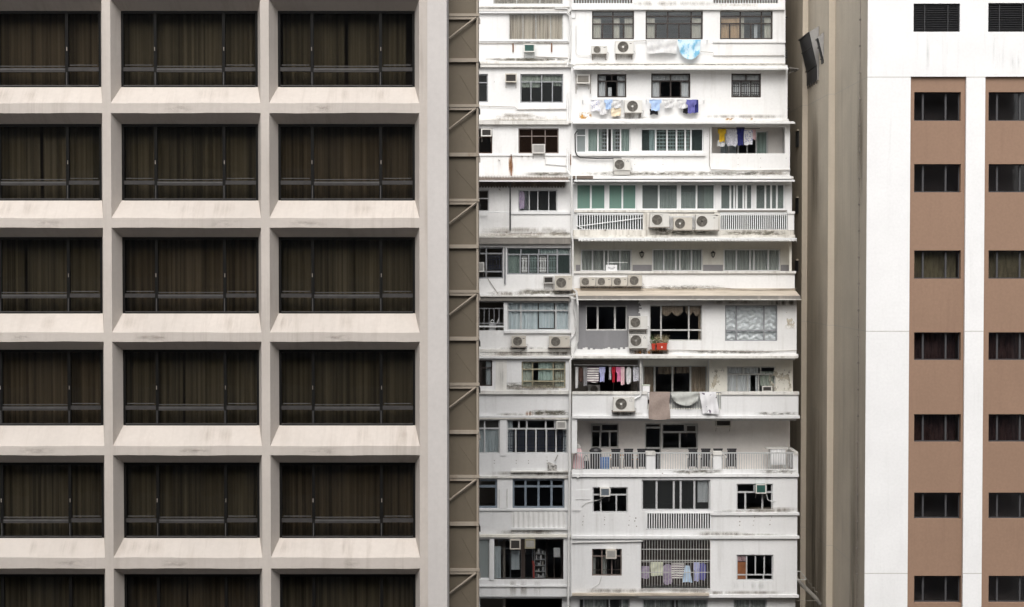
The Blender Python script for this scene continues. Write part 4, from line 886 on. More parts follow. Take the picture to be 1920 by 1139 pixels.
pipe([(898,670),(960,668),(985,655)],DL('G')-.1,.016,'bracket','cable'); pipe([(1252,656.5),(1330,657.5),(1420,660),(1497,657)],fd['G']-.06,.014,'bracket','cable')
pipe([(1186,755),(1190,748),(1200,743),(1202,734)],fd['H']-.1,.04,'frame_white','conduit'); pipe([(1046,853),(1040,865)],DL('I')-.1,.015,'bracket','cable'); pipe([(1128,1081),(1124,1095),(1111,1103),(1111,1122)],fd['K']-.05,.014,'frame_pale','cable')
pipe([(1140,930),(1122,938),(1100,943),(1091,950)],fd['J']-.04,.014,'frame_pale','cable'); pipe([(1437,927),(1440,938),(1449,941),(1455,939)],fd['J']-.05,.015,'frame_white','cable'); pipe([(1338,960),(1372,960)],fd['J']-.05,.012,'mark_grey','cable')
pipe([(1073,956),(1089,956)],fd['J']-.1,.02,'pipe','conduit'); pipe([(1082,897),(1087,894),(1087,890)],fd['J']-.1,.03,'pipe','conduit')
for (x,a,b,f) in ((962,82,98,'B'),(1034,82,98,'B'),(958.5,290,330,'D'),(1070,290,310,'D')): MB().box(PX(x,DL(f))-.03,PX(x,DL(f))+.03,DL(f)-.06,DL(f)-.005,PZ(b,DL(f)),PZ(a,DL(f))).build('bracket','rust',ap)
sheet(953,292,963,331,DL('D'),'st_rust'); sheet(985,770,1000,783,DL('H'),'st_rust')
for (x,y,f) in ((935,300,'D'),(978,293,'D'),(990,293,'D'),(936,355,'E')): MB().tube([P(x,y,DL(f)),P(x+2,y+2,DL(f)-.35)],.018,5).build('bracket','bracket',ap)
# brackets and pegs of the drying racks
def rack(x0,x1,y,f,out=.30,mat='frame_white'):
    D = fd[f]; m_ = MB(); m_.tube([P(x0,y,D-out),P(x1,y,D-out)],.013,5)
    for x in (x0,x1): m_.tube([(PX(x,D-out,y),D-out-.05,PZ(y,D-out)),(PX(x,D-out,y),D-.01,PZ(y,D-out)+.02)],.018,5); m_.tube([(PX(x,D-out,y),D-.03,PZ(y+5,D-out)),(PX(x,D-out,y),D-.03,PZ(y-2,D-out))],.022,5)
    return m_.build('drying_rack',mat,ap)
rack(1212,1327,75,'B'); rack(1093,1168,187.5,'C'); rack(1213,1321,187,'C')
# bottom right: waste pipe crossing the gap, small triangular bracket, wire
m_ = MB(); d_ = fd['K']+.4
tag(m_.tube([(XRT-.05,d_,PZ(1082,d_)),(XRT+.25,d_,PZ(1094,d_)),(XRT+1.0,d_-.1,PZ(1123,d_)),(XRT+1.12,d_-.1,PZ(1131,d_)),(XRT+1.4,d_-.1,PZ(1131.5,d_)),(XRT+1.75,d_-.1,PZ(1145,d_)),(XRT+2.0,d_-.1,PZ(1180,d_))],.10,8).build('waste_pipe','gutter'),'thick grey waste pipe sloping down in the dark gap beside the white flats','pipe')
m_ = MB()
for a,b in (((XRT,1069),(XRT+.16,1069)),((XRT+.16,1069),(XRT+.45,1083)),((XRT,1085),(XRT+.45,1084)),((XRT,1085),(XRT,1069))): m_.tube([(a[0],d_-.35,PZ(a[1],d_)),(b[0],d_-.35,PZ(b[1],d_))],.018,5)
m_.build('bracket','frame_pale',ap)
m_ = MB(); m_.tube([(XRT,d_-.3,PZ(1124,d_)),(XRT+1.1,d_-.3,PZ(1124,d_)),(XRT+1.15,d_-.3,PZ(1127,d_)),(XRT+1.15,d_-.3,PZ(1150,d_))],.014,5); m_.build('conduit','bracket',ap)
for i in range(5):
    x = XRT+.35+.15*i; z = PZ(1086+i*7.2,d_); m_ = MB(); m_.tube([(x,d_+.1,z+.12),(x+.14,d_+.1,z+.12),(x+.14,d_+.1,z-.02)],.012,4); m_.build('bracket','bracket',ap)
for k,(yy,f) in enumerate(((33,'B'),(95,'B'),(115,'B'),(205,'C'))):
    m_ = MB(); z = PZ(yy,fd[f]); 
    for j in range(5 if k==1 else 1): m_.box(XRT+.002,XRT+.12,fd[f]+.1,fd[f]+.2,z+j*-.09,z+.05+j*-.09)
    m_.build('wall_fixing','lamp_black',ap)

# ================================================================== air conditioners
GA = 'air conditioners on the white flats'
def logo(kind, par, x, z, y, s):
    m_ = MB()
    if kind == 'bar': m_.box(x-s,x+s,y-.004,y,z-s*.28,z+s*.28)
    elif kind == 'diamonds':
        for dx,dz in ((0,s*.75),(-s*.65,-s*.35),(s*.65,-s*.35)):
            m_.add([(x+dx-s*.5,y-.003,z+dz),(x+dx,y-.003,z+dz-s*.6),(x+dx+s*.5,y-.003,z+dz),(x+dx,y-.003,z+dz+s*.6)],[(0,1,2,3)])
    elif kind == 'LG':
        m_.ring_y(x+s*.2,z+s*1.9,y-.003,s*.9,s*.1,14)
        b = s*.22; m_.box(x-s*1.1,x-s*1.1+b,y-.004,y,z-s*.8,z+s*.6); m_.box(x-s*1.1+b,x-s*.2,y-.004,y,z-s*.8,z-s*.8+b)
        m_.box(x+s*.1,x+s*.1+b,y-.004,y,z-s*.8,z+s*.6); m_.box(x+s*.1+b,x+s*1.1,y-.004,y,z+s*.6-b,z+s*.6); m_.box(x+s*.1+b,x+s*1.1,y-.004,y,z-s*.8,z-s*.8+b); m_.box(x+s*1.1-b,x+s*1.1,y-.004,y,z-s*.8+b,z-s*.1)
    m_.build('emblem','mark_grey' if kind != 'bar' else 'mark',par)
def condenser(D, rect, label, fan=(.34,.5,.40), case='ac_white', off=.30, dep=.30, brk='legs', legs=9, guard='ac_guard', mark=None, panel=False, hub=True, dirt='st_soft'):
    """outdoor split unit: casing, round fan guard with blades and hub behind it, bracket"""
    x0,y0,x1,y1 = rect; d = D-off-.0; ym = (y0+y1)/2
    X0_,X1_,Z0_,Z1_ = PX(x0,d,ym),PX(x1,d,ym),PZ(y1,d),PZ(y0,d)
    t = thing('air_conditioner', ((X0_+X1_)/2,D-.15,Z0_), label, 'air conditioner', GA)
    if dirt: sheet(x0-4,y1-2,x1+3,y1+13,D-.01,dirt)
    dep = min(dep, off-.03)
    w_,h_ = X1_-X0_, Z1_-Z0_; r = h_*fan[2]; cx,cz = X0_+w_*fan[0]+0, Z0_+h_*fan[1]
    r = min(r, h_*.46)
    n = 20; m_ = MB()                       # casing: front plate with a round opening
    ringv = [(cx+r*math.cos(2*math.pi*k/n), d, cz+r*math.sin(2*math.pi*k/n)) for k in range(n)]
    out = []
    for k in range(n):
        a = 2*math.pi*k/n; ca,sa = math.cos(a),math.sin(a); ts = []
        if ca > 1e-6: ts.append((X1_-cx)/ca)
        if ca < -1e-6: ts.append((X0_-cx)/ca)
        if sa > 1e-6: ts.append((Z1_-cz)/sa)
        if sa < -1e-6: ts.append((Z0_-cz)/sa)
        tt = min(ts); out.append((cx+ca*tt, d, cz+sa*tt))
    m_.add(ringv+out+[(v[0],d+.10,v[2]) for v in ringv],[(k,(k+1)%n,n+(k+1)%n,n+k) for k in range(n)]+[(k,2*n+k,2*n+(k+1)%n,(k+1)%n) for k in range(n)])
    for (qx,qz) in ((X0_,Z0_),(X1_,Z0_),(X1_,Z1_),(X0_,Z1_)):
        # corner fillers between the two spokes next to the corner
        ks = sorted(range(n), key=lambda k: (out[k][0]-qx)**2+(out[k][2]-qz)**2)[:2]
        a,b = out[ks[0]],out[ks[1]]
        if abs(a[0]-b[0])>1e-5 and abs(a[2]-b[2])>1e-5: m_.add([a,b,(qx,d,qz)],[(0,1,2)])
    y2 = d+dep
    m_.add([(X0_,d,Z0_),(X1_,d,Z0_),(X1_,y2,Z0_),(X0_,y2,Z0_),(X0_,d,Z1_),(X1_,d,Z1_),(X1_,y2,Z1_),(X0_,y2,Z1_)],[(0,3,2,1),(4,5,6,7),(1,2,6,5),(2,3,7,6),(3,0,4,7)])
    for zf in (.0,1.0): m_.box(X0_-.006,X1_+.006,d-.006,y2+.004,Z0_+h_*zf-.012,Z0_+h_*zf+.012)
    c = m_.build('casing', case, t)
    m_ = MB(); m_.cyl_y(cx,cz,d+.095,d+.10,r*1.02,n); m_.build('fan_well','ac_dark',c)
    m_ = MB(); m_.ring_y(cx,cz,d-.008,r,.013,24)
    for q in (.3,.45,.6,.72,.86): m_.ring_y(cx,cz,d-.006,r*q,.0075,20)
    for k in range(8):
        a = math.pi*k/8; m_.tube([(cx-r*math.cos(a),d-.002,cz-r*math.sin(a)),(cx+r*math.cos(a),d-.002,cz+r*math.sin(a))],.005,4)
    m_.build('fan_guard',guard,t)
    m_ = MB()
    for k in range(3):
        a = 2*math.pi*k/3+.4; vs = [(cx,d+.06,cz)]
        for j in range(5):
            b = a+j*.22; vs.append((cx+r*.9*math.cos(b),d+.05+.02*j,cz+r*.9*math.sin(b)))
        m_.add(vs,[(0,j,j+1) for j in range(1,5)])
    m_.build('fan_blade','ac_guard',t)
    if hub: MB().cyl_y(cx,cz,d-.016,d-.004,r*.2,12).build('fan_hub','hub' if hub is True else hub,t)
    if panel:                               # square grille panel around the fan
        m_ = MB(); s_ = r*1.07; 
        for (a,b,e,f_) in ((-s_,s_,s_-.015,s_),(-s_,s_,-s_,-s_+.015),(-s_,-s_+.015,-s_+.015,s_-.015),(s_-.015,s_,-s_+.015,s_-.015)): m_.box(cx+a,cx+b,d-.010,d-.001,cz+e,cz+f_)
        m_.build('fan_panel','ac_grey',t)
    if mark: logo(mark, c, X0_+w_*.84, Z0_+h_*.78, d, .05 if mark=='bar' else .06)
    m_ = MB(); zb = Z0_-legs/38.0*1.0
    if brk == 'legs':
        for x in (X0_+.06,X1_-.06):
            m_.box(x-.02,x+.02,d+.0,D-.004,Z0_-.05,Z0_-.014); m_.box(x-.02,x+.02,D-.03,D-.002,zb,Z0_-.055); m_.tube([(x,d+.04,Z0_-.05),(x,D-.03,zb+.03)],.013,4)
        m_.box(X0_,X1_,d+.02,d+.05,Z0_-.048,Z0_-.016)
    elif brk == 'shelf': m_.box(X0_-.06,X1_+.06,d-.03,D-.003,Z0_-.06,Z0_-.014)
    elif brk == 'plinth': m_.box(X0_+.02,X1_-.02,d+.04,D-.003,zb,Z0_-.014)
    m_.build('bracket','bracket' if brk != 'plinth' else 'ac_grey',t)
    m_ = MB(); m_.tube([(X1_-.01,d+dep*.6,Z0_+h_*.2),(X1_+.08,d+dep*.6,Z0_+h_*.15),(X1_+.10,D-.03,Z0_+h_*.1)],.018,5); m_.build('hose','frame_pale',t)
    return t
def window_ac(D, rect, label, case='ac_white', face='ac_grey', off=.30, side=None, slats=7):
    """box unit pushed through a window: sleeve, face frame and slatted grille"""
    x0,y0,x1,y1 = rect; d = D-off; ym=(y0+y1)/2
    X0_,X1_,Z0_,Z1_ = PX(x0,d,ym),PX(x1,d,ym),PZ(y1,d),PZ(y0,d)
    t = thing('window_air_conditioner', ((X0_+X1_)/2,D-.15,Z0_), label, 'air conditioner', GA)
    MB().box(X0_+.02,X1_-.02,d+.03,D+.12,Z0_+.02,Z1_-.02).build('sleeve', side or case, t)
    b = .055; m_ = MB(); m_.box(X0_,X0_+b,d,d+.05,Z0_,Z1_); m_.box(X1_-b,X1_,d,d+.05,Z0_,Z1_); m_.box(X0_+b,X1_-b,d,d+.05,Z0_,Z0_+b); m_.box(X0_+b,X1_-b,d,d+.05,Z1_-b,Z1_); m_.build('face_frame',case,t)
    m_ = MB(); m_.box(X0_+b,X1_-b,d+.022,d+.03,Z0_+b,Z1_-b)
    for i in range(slats):
        z = Z0_+b+(Z1_-Z0_-2*b)*(i+.5)/slats; m_.box(X0_+b,X1_-b,d+.006,d+.0215,z-.010,z+.010)
    m_.build('grille',face,t)
    m_ = MB()
    m_.tube([(X0_+.04,D-.005,Z0_-.25),(X0_+.04,d+.06,Z0_-.014),(X1_-.04,d+.06,Z0_-.014),(X1_-.04,D-.005,Z0_-.25)],.014,4)
    m_.build('bracket','bracket',t); return t
fB,fC,fD,fE,fF,fG,fH,fI,fJ,fK = [fd[k] for k in 'BCDEFGHIJK']
window_ac(DL('B'),(982,82.5,1003,98),'green faced window air conditioner in a white frame below the beige curtained window','ac_white','ac_green',.35,'ac_teal')
condenser(fB,(1109.5,86.5,1138,100.5),'small outdoor unit on legs left of the larger one, near the top',(.35,.5,.44),'ac_white',.32,legs=11,panel=True,hub=False,mark='bar')
condenser(fB,(1154,77,1188,100.5),'larger outdoor unit with a pale hub, left of the hanging white sheet near the top',(.42,.52,.42),'ac_white',.34,legs=10,mark='bar')
window_ac(DL('C'),(947,138,969,154.5),'dark box air conditioner in the wall, left of the wide grey framed window','ac_cream','ac_dark',.28,'ac_dark')
t = window_ac(fC,(1081,140,1106,157),'boxy brown grey air conditioner on long legs beside the corner drainpipe','ac_white','ac_guard',.30,None,3)
m_ = MB()
for x in (1080,1107): m_.tube([P(x,140,fC-.2),P(x,176,fC-.2)],.02,4)
m_.build('leg','bracket',t)
condenser(fC,(1171,189,1204,211),'outdoor unit with a large round fan between the two rows of hanging washing',(.45,.52,.45),'ac_white',.36,legs=8)
window_ac(DL('D'),(902,241.5,922,256),'white framed window air conditioner over a black window next to the brown shaft','ac_white','ac_dark',.20)
window_ac(DL('D'),(998,270.5,1022,288),'white window air conditioner set in the bottom of the brown paned window','ac_white','ac_grey',.25)
condenser(fD,(1151,298,1182,319),'outdoor unit with three diamond mark on a grey plinth below the pale green curtains',(.34,.48,.42),'ac_white',.34,brk='plinth',legs=9,mark='diamonds',panel=True,hub=False)
condenser(fE,(1219,400,1254.5,425),'outdoor unit on the gallery railing, leftmost and highest of the row of three',(.37,.5,.37),'ac_white',.42,brk='shelf',panel=True,guard='ac_guard',hub=False)
condenser(fE,(1263,408.5,1298,430.5),'beige outdoor unit with a white hub, middle of the row of three on the gallery',(.34,.5,.42),'ac_cream',.38,brk='shelf')
condenser(fE,(1304.5,403,1346,430.5),'large outdoor unit with dark fan hub, rightmost of the row of three on the gallery',(.28,.55,.36),'ac_white',.42,brk='shelf',hub='ac_dark',mark='bar')
window_ac(DL('F'),(1019,518.5,1038,532),'small dark grey box air conditioner left of the big outdoor unit at the corner','ac_grey','ac_dark',.28)
condenser(DL('F'),(1040.5,518,1073,543),'big cream outdoor unit on a shelf at the corner beside the white drainpipe',(.36,.5,.36),'ac_cream',.38,brk='shelf',panel=True,hub=False,mark='bar')
for i,(a,lab) in enumerate(((1088,'small outdoor unit in the row on the stained parapet, next to the drainpipe'),(1118,'small outdoor unit in the row on the stained parapet, second from the drainpipe'),(1148,'small outdoor unit in the row on the stained parapet, third from the drainpipe'))):
    condenser(fF,(a,521,a+28.5,536),lab,(.33,.5,.44),'ac_cream',.34,legs=8,panel=True,hub=False,mark='bar')
condenser(fF,(1178,517,1204,536),'taller dark fanned outdoor unit at the right end of the row on the stained parapet',(.42,.5,.42),'ac_cream',.36,legs=8,panel=True,hub=False)
condenser(DL('G'),(959.5,631,986,649.5),'outdoor unit on a shelf, left of the two below the white curtained window',(.41,.5,.44),'ac_cream',.36,brk='shelf',panel=True,hub=False,mark='bar')
condenser(DL('G'),(1030,631.5,1068,650.5),'outdoor unit beside the bent hose, right of the two below the white curtained window',(.31,.5,.44),'ac_cream',.36,brk='shelf',panel=True,hub=False,mark='bar')
condenser(fG,(1179.5,594,1214,617),'outdoor unit between grey wall and swagged curtain window, upper of two stacked',(.34,.52,.38),'ac_white',.36,panel=True,hub=False)
condenser(fG,(1180,628,1214,652.5),'outdoor unit beside the red planter, lower of two stacked, with pale fan blades',(.36,.55,.40),'ac_white',.36,panel=True,hub='ac_grey',mark='diamonds')
condenser(fH,(1150,746,1189.5,770.5),'outdoor unit with a ringed letter mark on the parapet under the clothes balcony',(.37,.52,.42),'ac_white',.36,brk='shelf',mark='LG')
window_ac(DL('I'),(1043,790,1062,805),'pale window air conditioner at the top right of the grilled window in the left bay','ac_white','ac_grey',.28)
t = window_ac(fI+1.0,(1342,785,1371,800.5),'dark air conditioner hanging under the open balcony ceiling below the printed sheet','ac_cream','ac_dark',.3,'ac_grey')
window_ac(DI,(1109,797,1127,810),'dark air conditioner in the small balcony window above the black bin','ac_grey','ac_dark',.2)
window_ac(DI,(1286,797,1306,811),'dark air conditioner at the upper right of the balcony door window','ac_grey','ac_dark',.2)
window_ac(fJ,(1125,915,1144,931.5),'blue grey air conditioner in the window left of the wide sliding window','ac_white','ac_slate',.28)
window_ac(fJ,(1417,908,1437,926),'bright green air conditioner in a white frame in the right hand window','ac_white','ac_green',.34,'ac_green')
window_ac(DL('K'),(956,1012,976,1030.5),'pale framed dark air conditioner above the dark shop like window, left one of two','ac_cream','ac_dark',.3)
window_ac(DL('K'),(984,1012,1003.5,1029),'greenish framed air conditioner above the dark shop like window, right one of two','frame_olive','ac_grey',.3)
window_ac(fK,(1136,1031.5,1156,1048),'beige air conditioner in the barred window left of the caged balcony','ac_cream','ac_grey',.32)
window_ac(DH,(1429,724,1448,735),'small white air conditioner in the bottom of the window at the end of the balcony','ac_white','ac_dark',.15)
window_ac(DL('F'),(888,492,908,510),'white air conditioner jutting from the grey window beside the brown shaft','ac_white','ac_grey',.30)

# ================================================================== laundry
def garment(kind, rect, D, mat, label, group, cat='clothes', lean=0.0, seed=None, name=None, fold=.03):
    """hanging cloth: a folded two-sided sheet cut to the garment's outline"""
    x0,y0,x1,y1 = rect; ym=(y0+y1)/2; rr = random.Random(int(x0*7+y0*13))
    X0_,X1_,Z0_,Z1_ = PX(x0,D,ym),PX(x1,D,ym),PZ(y1,D),PZ(y0,D); w_,h_ = X1_-X0_,Z1_-Z0_; cx = (X0_+X1_)/2
    nx,nz = 14,12; ph = rr.uniform(0,6); k = rr.uniform(9,14)
    def prof(v):
        if kind == 'towel': return (-.5+.02*math.sin(v*5+ph), .5+.02*math.sin(v*6+ph*2))
        if kind == 'sheet':
            return (-.5+.03*v*math.sin(ph), .5-.03*v)
        if kind == 'tee': 
            if v < .38: return (-.5+.04*v, .5-.04*v)
            return (-.34,.34)
        if kind == 'shirt':
            if v < .08: return (-.2-v*2.5, .2+v*2.5)
            if v < .85: return (-.42-.10*v, .42+.10*v)
            return (-.40,.40)
        if kind == 'trousers': return (-.5,.5)
        if kind == 'dress': return (-.22-.28*v, .22+.28*v)
        if kind == 'swag': return (-.5+.12*v*v, .5-.05*v)
        return (-.5,.5)
    m_ = MB(); vs = []
    for j in range(nz+1):
        v = j/nz; l_,r_ = prof(v)
        for i in range(nx+1):
            u = i/nx; x = cx + w_*(l_+(r_-l_)*u) + lean*v*w_
            dz = 0
            if kind in ('towel','sheet','swag','dress','shirt','tee'): dz = .02*math.sin(u*7+ph)*v
            if kind == 'swag': dz = (-math.sin(math.pi*u)*.0 + (abs(u-.5)**2)*1.3*h_)*v
            y = D + fold*math.sin(u*k+ph+v*1.3)*(.3+v) + .02*math.sin(v*9+u*4)
            vs.append((x,y,Z1_-h_*v+dz))
    fs = []; q = nx+1
    for j in range(nz):
        for i in range(nx):
            if kind == 'trousers' and j > nz*.3 and i in (nx//2-1, nx//2) : continue
            fs.append((j*q+i,j*q+i+1,(j+1)*q+i+1,(j+1)*q+i))
    n = len(vs); m_.add(vs+[(a,b+.012,c) for a,b,c in vs], fs+[tuple(n+z for z in reversed(f)) for f in fs])
    if kind == 'shirt':                       # long sleeves hanging beside the body
        for s_ in (-1,1):
            m_.prism([(D+.04,Z1_-h_*.10),(D+.055,Z1_-h_*.10),(D+.055,Z1_-h_*.92),(D+.04,Z1_-h_*.92)], cx+s_*w_*.38, cx+s_*w_*.56)
    m_.smooth = True
    return tag(m_.build(name or {'towel':'towel','sheet':'bed_sheet','tee':'t_shirt','shirt':'shirt','trousers':'trousers','dress':'dress','swag':'bed_sheet'}[kind], mat), label, cat, group)
g1 = 'sheets drying near the top of the flats'; g2 = 'washing on the poles below the barred windows'; g3 = 'washing in the upper recessed balcony'; g4 = 'clothes on the dark balcony line'; g5 = 'cloths over the balcony parapet'; g6 = 'washing inside the caged balcony'
d = fB-.32
garment('sheet',(1214,75,1270,100),d,'l_white','plain white sheet on the top drying pole, next to the blue one',g1,'sheet'); garment('swag',(1271,75,1314,112),d-.02,'l_bluewhite','blue and white sheet bunched on the top drying pole',g1,'sheet')
d = fC-.28
garment('towel',(1108,188,1126,208.5),d,'l_print','white cloth printed with blue figures, leftmost on the left pole',g2,'cloth'); garment('towel',(1124,188,1139,215),d+.05,'l_white','plain white cloth behind the pale blue shirt on the left pole',g2,'cloth')
garment('tee',(1133,186.5,1148.5,205),d-.03,'l_sky','pale blue shirt hanging in the middle of the left pole',g2); garment('tee',(1148,186,1167,203),d,'l_white','white shirt above the cream cloth on the left pole',g2); garment('towel',(1146,203,1164,218),d+.06,'l_cream','cream cloth hanging low on the left pole beside the outdoor unit',g2,'cloth')
garment('tee',(1217.5,186,1240.5,208),d,'l_sky','light blue t-shirt with a dark garment below it on the right pole',g2); garment('towel',(1218.5,205,1233.5,215),d+.06,'l_black','black garment hem showing below the light blue t-shirt',g2)
garment('tee',(1242,186,1265,202.5),d,'l_white','white top between the light blue t-shirt and the second white top',g2); garment('tee',(1269,186,1291.5,203.5),d,'l_white','white top next to the blue shirt on the right pole',g2); garment('tee',(1286.5,187,1306,212.5),d-.04,'l_indigo','violet blue shirt on the right pole',g2); garment('towel',(1299,187,1309.5,212),d+.03,'l_navy','dark navy garment at the right end of the right pole',g2); garment('towel',(1281,202,1291.5,213),d+.08,'l_black','black cloth low behind the white and violet tops',g2)
# upper recessed balcony: inner wall, sliding window, line
D = fd['D']; DD = D+1.1; ww = (1350,268-22,1440,300); window(ap, DD, ww, [(1,[.2,.2,.2,.2,.25])], frame='frame_white', gl='glass', fb=.07, cur=[(.0,.35,0,1,'cur_ice'),(.78,1,0,1,'cur_green')])
wallpx(DD, 1325, 1482, 229, 333, [ww], 'beige_in', XB=XRT-.16)
m_ = MB(); a = PX(1334.5,D); m_.box(a-.14,a-.02,D+.17,DD,PZ(332,D),PZ(231,D)); m_.build('party_wall','beige_in',ap)
pipe([(1345,241.5),(1425,241.5)],D+.25,.015,'frame_brown','clothes_line')
d = D+.25
garment('tee',(1346,242,1361.5,266),d,'l_yellow','bright yellow shirt hanging in the upper recessed balcony',g3); garment('towel',(1345.5,262,1359,275),d+.05,'l_white','white cloth showing under the yellow shirt',g3,'cloth'); garment('shirt',(1362,241.5,1383,274),d,'l_greyprint','white speckled long sleeved shirt beside the yellow one',g3); garment('tee',(1380.5,239,1396,273),d+.02,'l_navy','dark blue shirt hanging in the upper recessed balcony',g3); garment('towel',(1395,244,1411,272),d,'l_print','white and black top right of the dark blue shirt',g3); garment('towel',(1408,243,1417,262),d+.15,'l_palepink','faded pink cloth at the end of the upper balcony line',g3,'cloth')
# dark balcony
d = fd['H']+.55
for x0,x1,y1,k,mt,lab in ((1079,1084,728,'towel','l_white','narrow white garment at the left end of the dark balcony line'),(1085,1093,716,'shirt','l_brown','dark brown garment near the left end of the dark balcony line'),(1094,1101,724,'towel','l_grey','grey trousers left of the striped hanger on the dark balcony'),(1101,1123,717,'towel','l_stripe','black and white striped cloth on the dark balcony line'),(1123,1135,716,'tee','l_lilac','lilac shirt hanging on the dark balcony'),(1142,1146,712,'towel','l_greyprint','thin pale scarf between the lilac shirt and the red one'),(1147,1154,717,'tee','l_red','red shirt hanging on the dark balcony'),(1155,1168,716,'tee','l_pink','bright pink shirt hanging on the dark balcony'),(1164,1171,722,'towel','l_palepink','pale pink garment right of the bright pink shirt'),(1174,1183,720,'shirt','l_white','white shirt near the right end of the dark balcony line'),(1187,1198,715,'towel','l_greyprint','light patterned cloth at the right end of the dark balcony line')):
    garment(k,(x0,688.5,x1,y1),d+R.uniform(-.05,.05),mt,lab,g4)
condenser(DH2+.3,(1103,723,1125,738),'outdoor unit standing on the floor of the dark clothes balcony',(.5,.5,.44),'ac_white',.5,brk='shelf',hub=False)
d = fd['H']-.20
garment('towel',(1217,735,1256,787),d,'l_taupe','taupe towel draped low over the balcony parapet',g5,'towel',fold=.035); garment('swag',(1258,735,1311,761),d,'l_sage','grey green sheet bunched over the balcony parapet',g5,'sheet',fold=.05); garment('sheet',(1311,735,1342,776),d-.03,'l_flower','white sheet with dark printed figures over the balcony parapet',g5,'sheet',.25,fold=.06)
# caged balcony
d = fd['K']+.22
for x0,y0,x1,y1,k,mt,lab in ((1203,1062,1217,1085,'towel','l_mauve','mauve patterned cloth at the left end inside the caged balcony'),(1220,1054,1243,1080,'towel','l_palegreen','pale yellow green cloth inside the caged balcony'),(1244,1058,1260,1096,'shirt','l_mauve','mauve shirt next to the striped cloth inside the caged balcony'),(1259,1057,1283,1085,'towel','l_stripe','striped cloth in the middle of the caged balcony'),(1279,1061,1298,1092,'dress','l_paleblue','pale blue dress inside the caged balcony'),(1300,1055,1312,1090,'tee','l_lilac','lilac top inside the caged balcony'),(1311,1056,1323,1088,'shirt','l_indigo','blue violet shirt at the right end inside the caged balcony')):
    garment(k,(x0,y0,x1,y1),d+R.uniform(-.04,.04),mt,lab,g6)
pipe([(1203,1054),(1330,1055)],fd['K']+.25,.012,'frame_pale','clothes_line')
# garment at the sliding window, left bay
garment('shirt',(974,359,983,392),DL('E')-.05,'l_mauve','blue grey shirt hung at the open sliding window in the left bay',None)
garment('towel',(1246,74-20,1246.1,55),fB+.5,'l_white','x',None) if False else None
# white cloth at window C2
m_ = MB()

# ================================================================== balcony goods, lamps, planter
GC = 'dark folding chairs on the open balcony'
FZ = PZ(882, fd['I'])-.02
def chair(px, d, label, mat='black_plastic', seatm='black_plastic', w=.46, rot=0):
    x = PX(px,d); t = thing('balcony_chair',(x,d,FZ),label,'chair',GC)
    m_ = MB()
    for i in range(7): 
        xx = x-w/2+.04+(w-.08)*i/6; m_.box(xx-.018,xx+.018,d-.03,d-.015,FZ+.5,FZ+.93)
    m_.box(x-w/2+.05,x+w/2-.05,d-.014,d-.008,FZ+.10,FZ+.89); m_.box(x-w/2,x+w/2,d-.035,d-.01,FZ+.90,FZ+.97); m_.box(x-w/2,x+w/2,d-.035,d-.01,FZ+.46,FZ+.51); m_.build('backrest',mat,t)
    MB().box(x-w/2,x+w/2,d+.0,d+.44,FZ+.43,FZ+.46).build('seat',seatm,t)
    for sx in (-1,1):
        for yy in (d-.0,d+.42): MB().box(x+sx*(w/2-.02)-.018,x+sx*(w/2-.02)+.018,yy-.018,yy+.018,FZ,FZ+.429).build('leg',mat,t)
        MB().box(x+sx*(w/2+.015)-.02,x+sx*(w/2+.015)+.02,d-.02,d+.38,FZ+.62,FZ+.65).build('armrest',mat if seatm==mat else seatm,t)
    return t
dI = fd['I']+.75
chair(1300,dI,'black slatted chair behind the railing, nearest the balcony door'); chair(1324,dI,'black slatted chair just left of the second white railing pier'); chair(1347,dI,'black slatted chair directly behind the second white railing pier'); chair(1373,dI,'black slatted chair right of the second white railing pier')
chair(1155,dI-.1,'black chair with orange wicker seat and arms, left of its twin',seatm='wicker'); chair(1179,dI-.1,'black chair with orange wicker seat and arms, right of its twin',seatm='wicker'); chair(1204,dI-.1,'black chair with orange wicker seat nearest the first white railing pier',seatm='wicker')
x = PX(1117,dI); t = thing('waste_bin',(x,dI,FZ),'tall black bin with a domed lid behind the balcony railing','bin')
m_ = MB(); m_.add([(x+.25*math.cos(a*math.pi/5),dI+.2*math.sin(a*math.pi/5),FZ) for a in range(10)]+[(x+.29*math.cos(a*math.pi/5),dI+.24*math.sin(a*math.pi/5),FZ+.85) for a in range(10)],[(i,(i+1)%10,10+(i+1)%10,10+i) for i in range(10)]); m_.build('body','black_plastic',t)
m_ = MB(); m_.add([(x+.3*s_*math.cos(a*math.pi/5),dI+.25*s_*math.sin(a*math.pi/5),FZ+.853+.16*c_) for s_,c_ in ((1.05,0),(.8,.7),(.3,1)) for a in range(10)],[(i+10*r_,(i+1)%10+10*r_,10+(i+1)%10+10*r_,10+i+10*r_) for r_ in (0,1) for i in range(10)]+[tuple(range(20,30))]); m_.build('lid','black_plastic',t)
x = PX(1134,dI); t = thing('plastic_crate',(x,dI,FZ),'blue plastic crate beside the black bin on the balcony','crate'); m_ = MB(); m_.box(x-.2,x+.2,dI-.15,dI+.15,FZ,FZ+.03)
for k in range(4): 
    zz = FZ+.06+k*.13; m_.box(x-.2,x+.2,dI-.15,dI-.13,zz,zz+.09); m_.box(x-.2,x+.2,dI+.13,dI+.15,zz,zz+.09); m_.box(x-.2,x-.18,dI-.13,dI+.13,zz,zz+.09); m_.box(x+.18,x+.2,dI-.13,dI+.13,zz,zz+.09)
for sx in (-1,1):
    for sy in (-1,1): m_.box(x+sx*.19-.015,x+sx*.19+.015,dI+sy*.14-.015,dI+sy*.14+.015,FZ,FZ+.56)
m_.build('shell','blue_plastic',t)
x = PX(1085,dI-.2); y_ = dI-.2; t = thing('parasol',(x,y_,FZ),'closed pink parasol with a grey cap at the left end of the open balcony','parasol')
m_ = MB(); k = 16
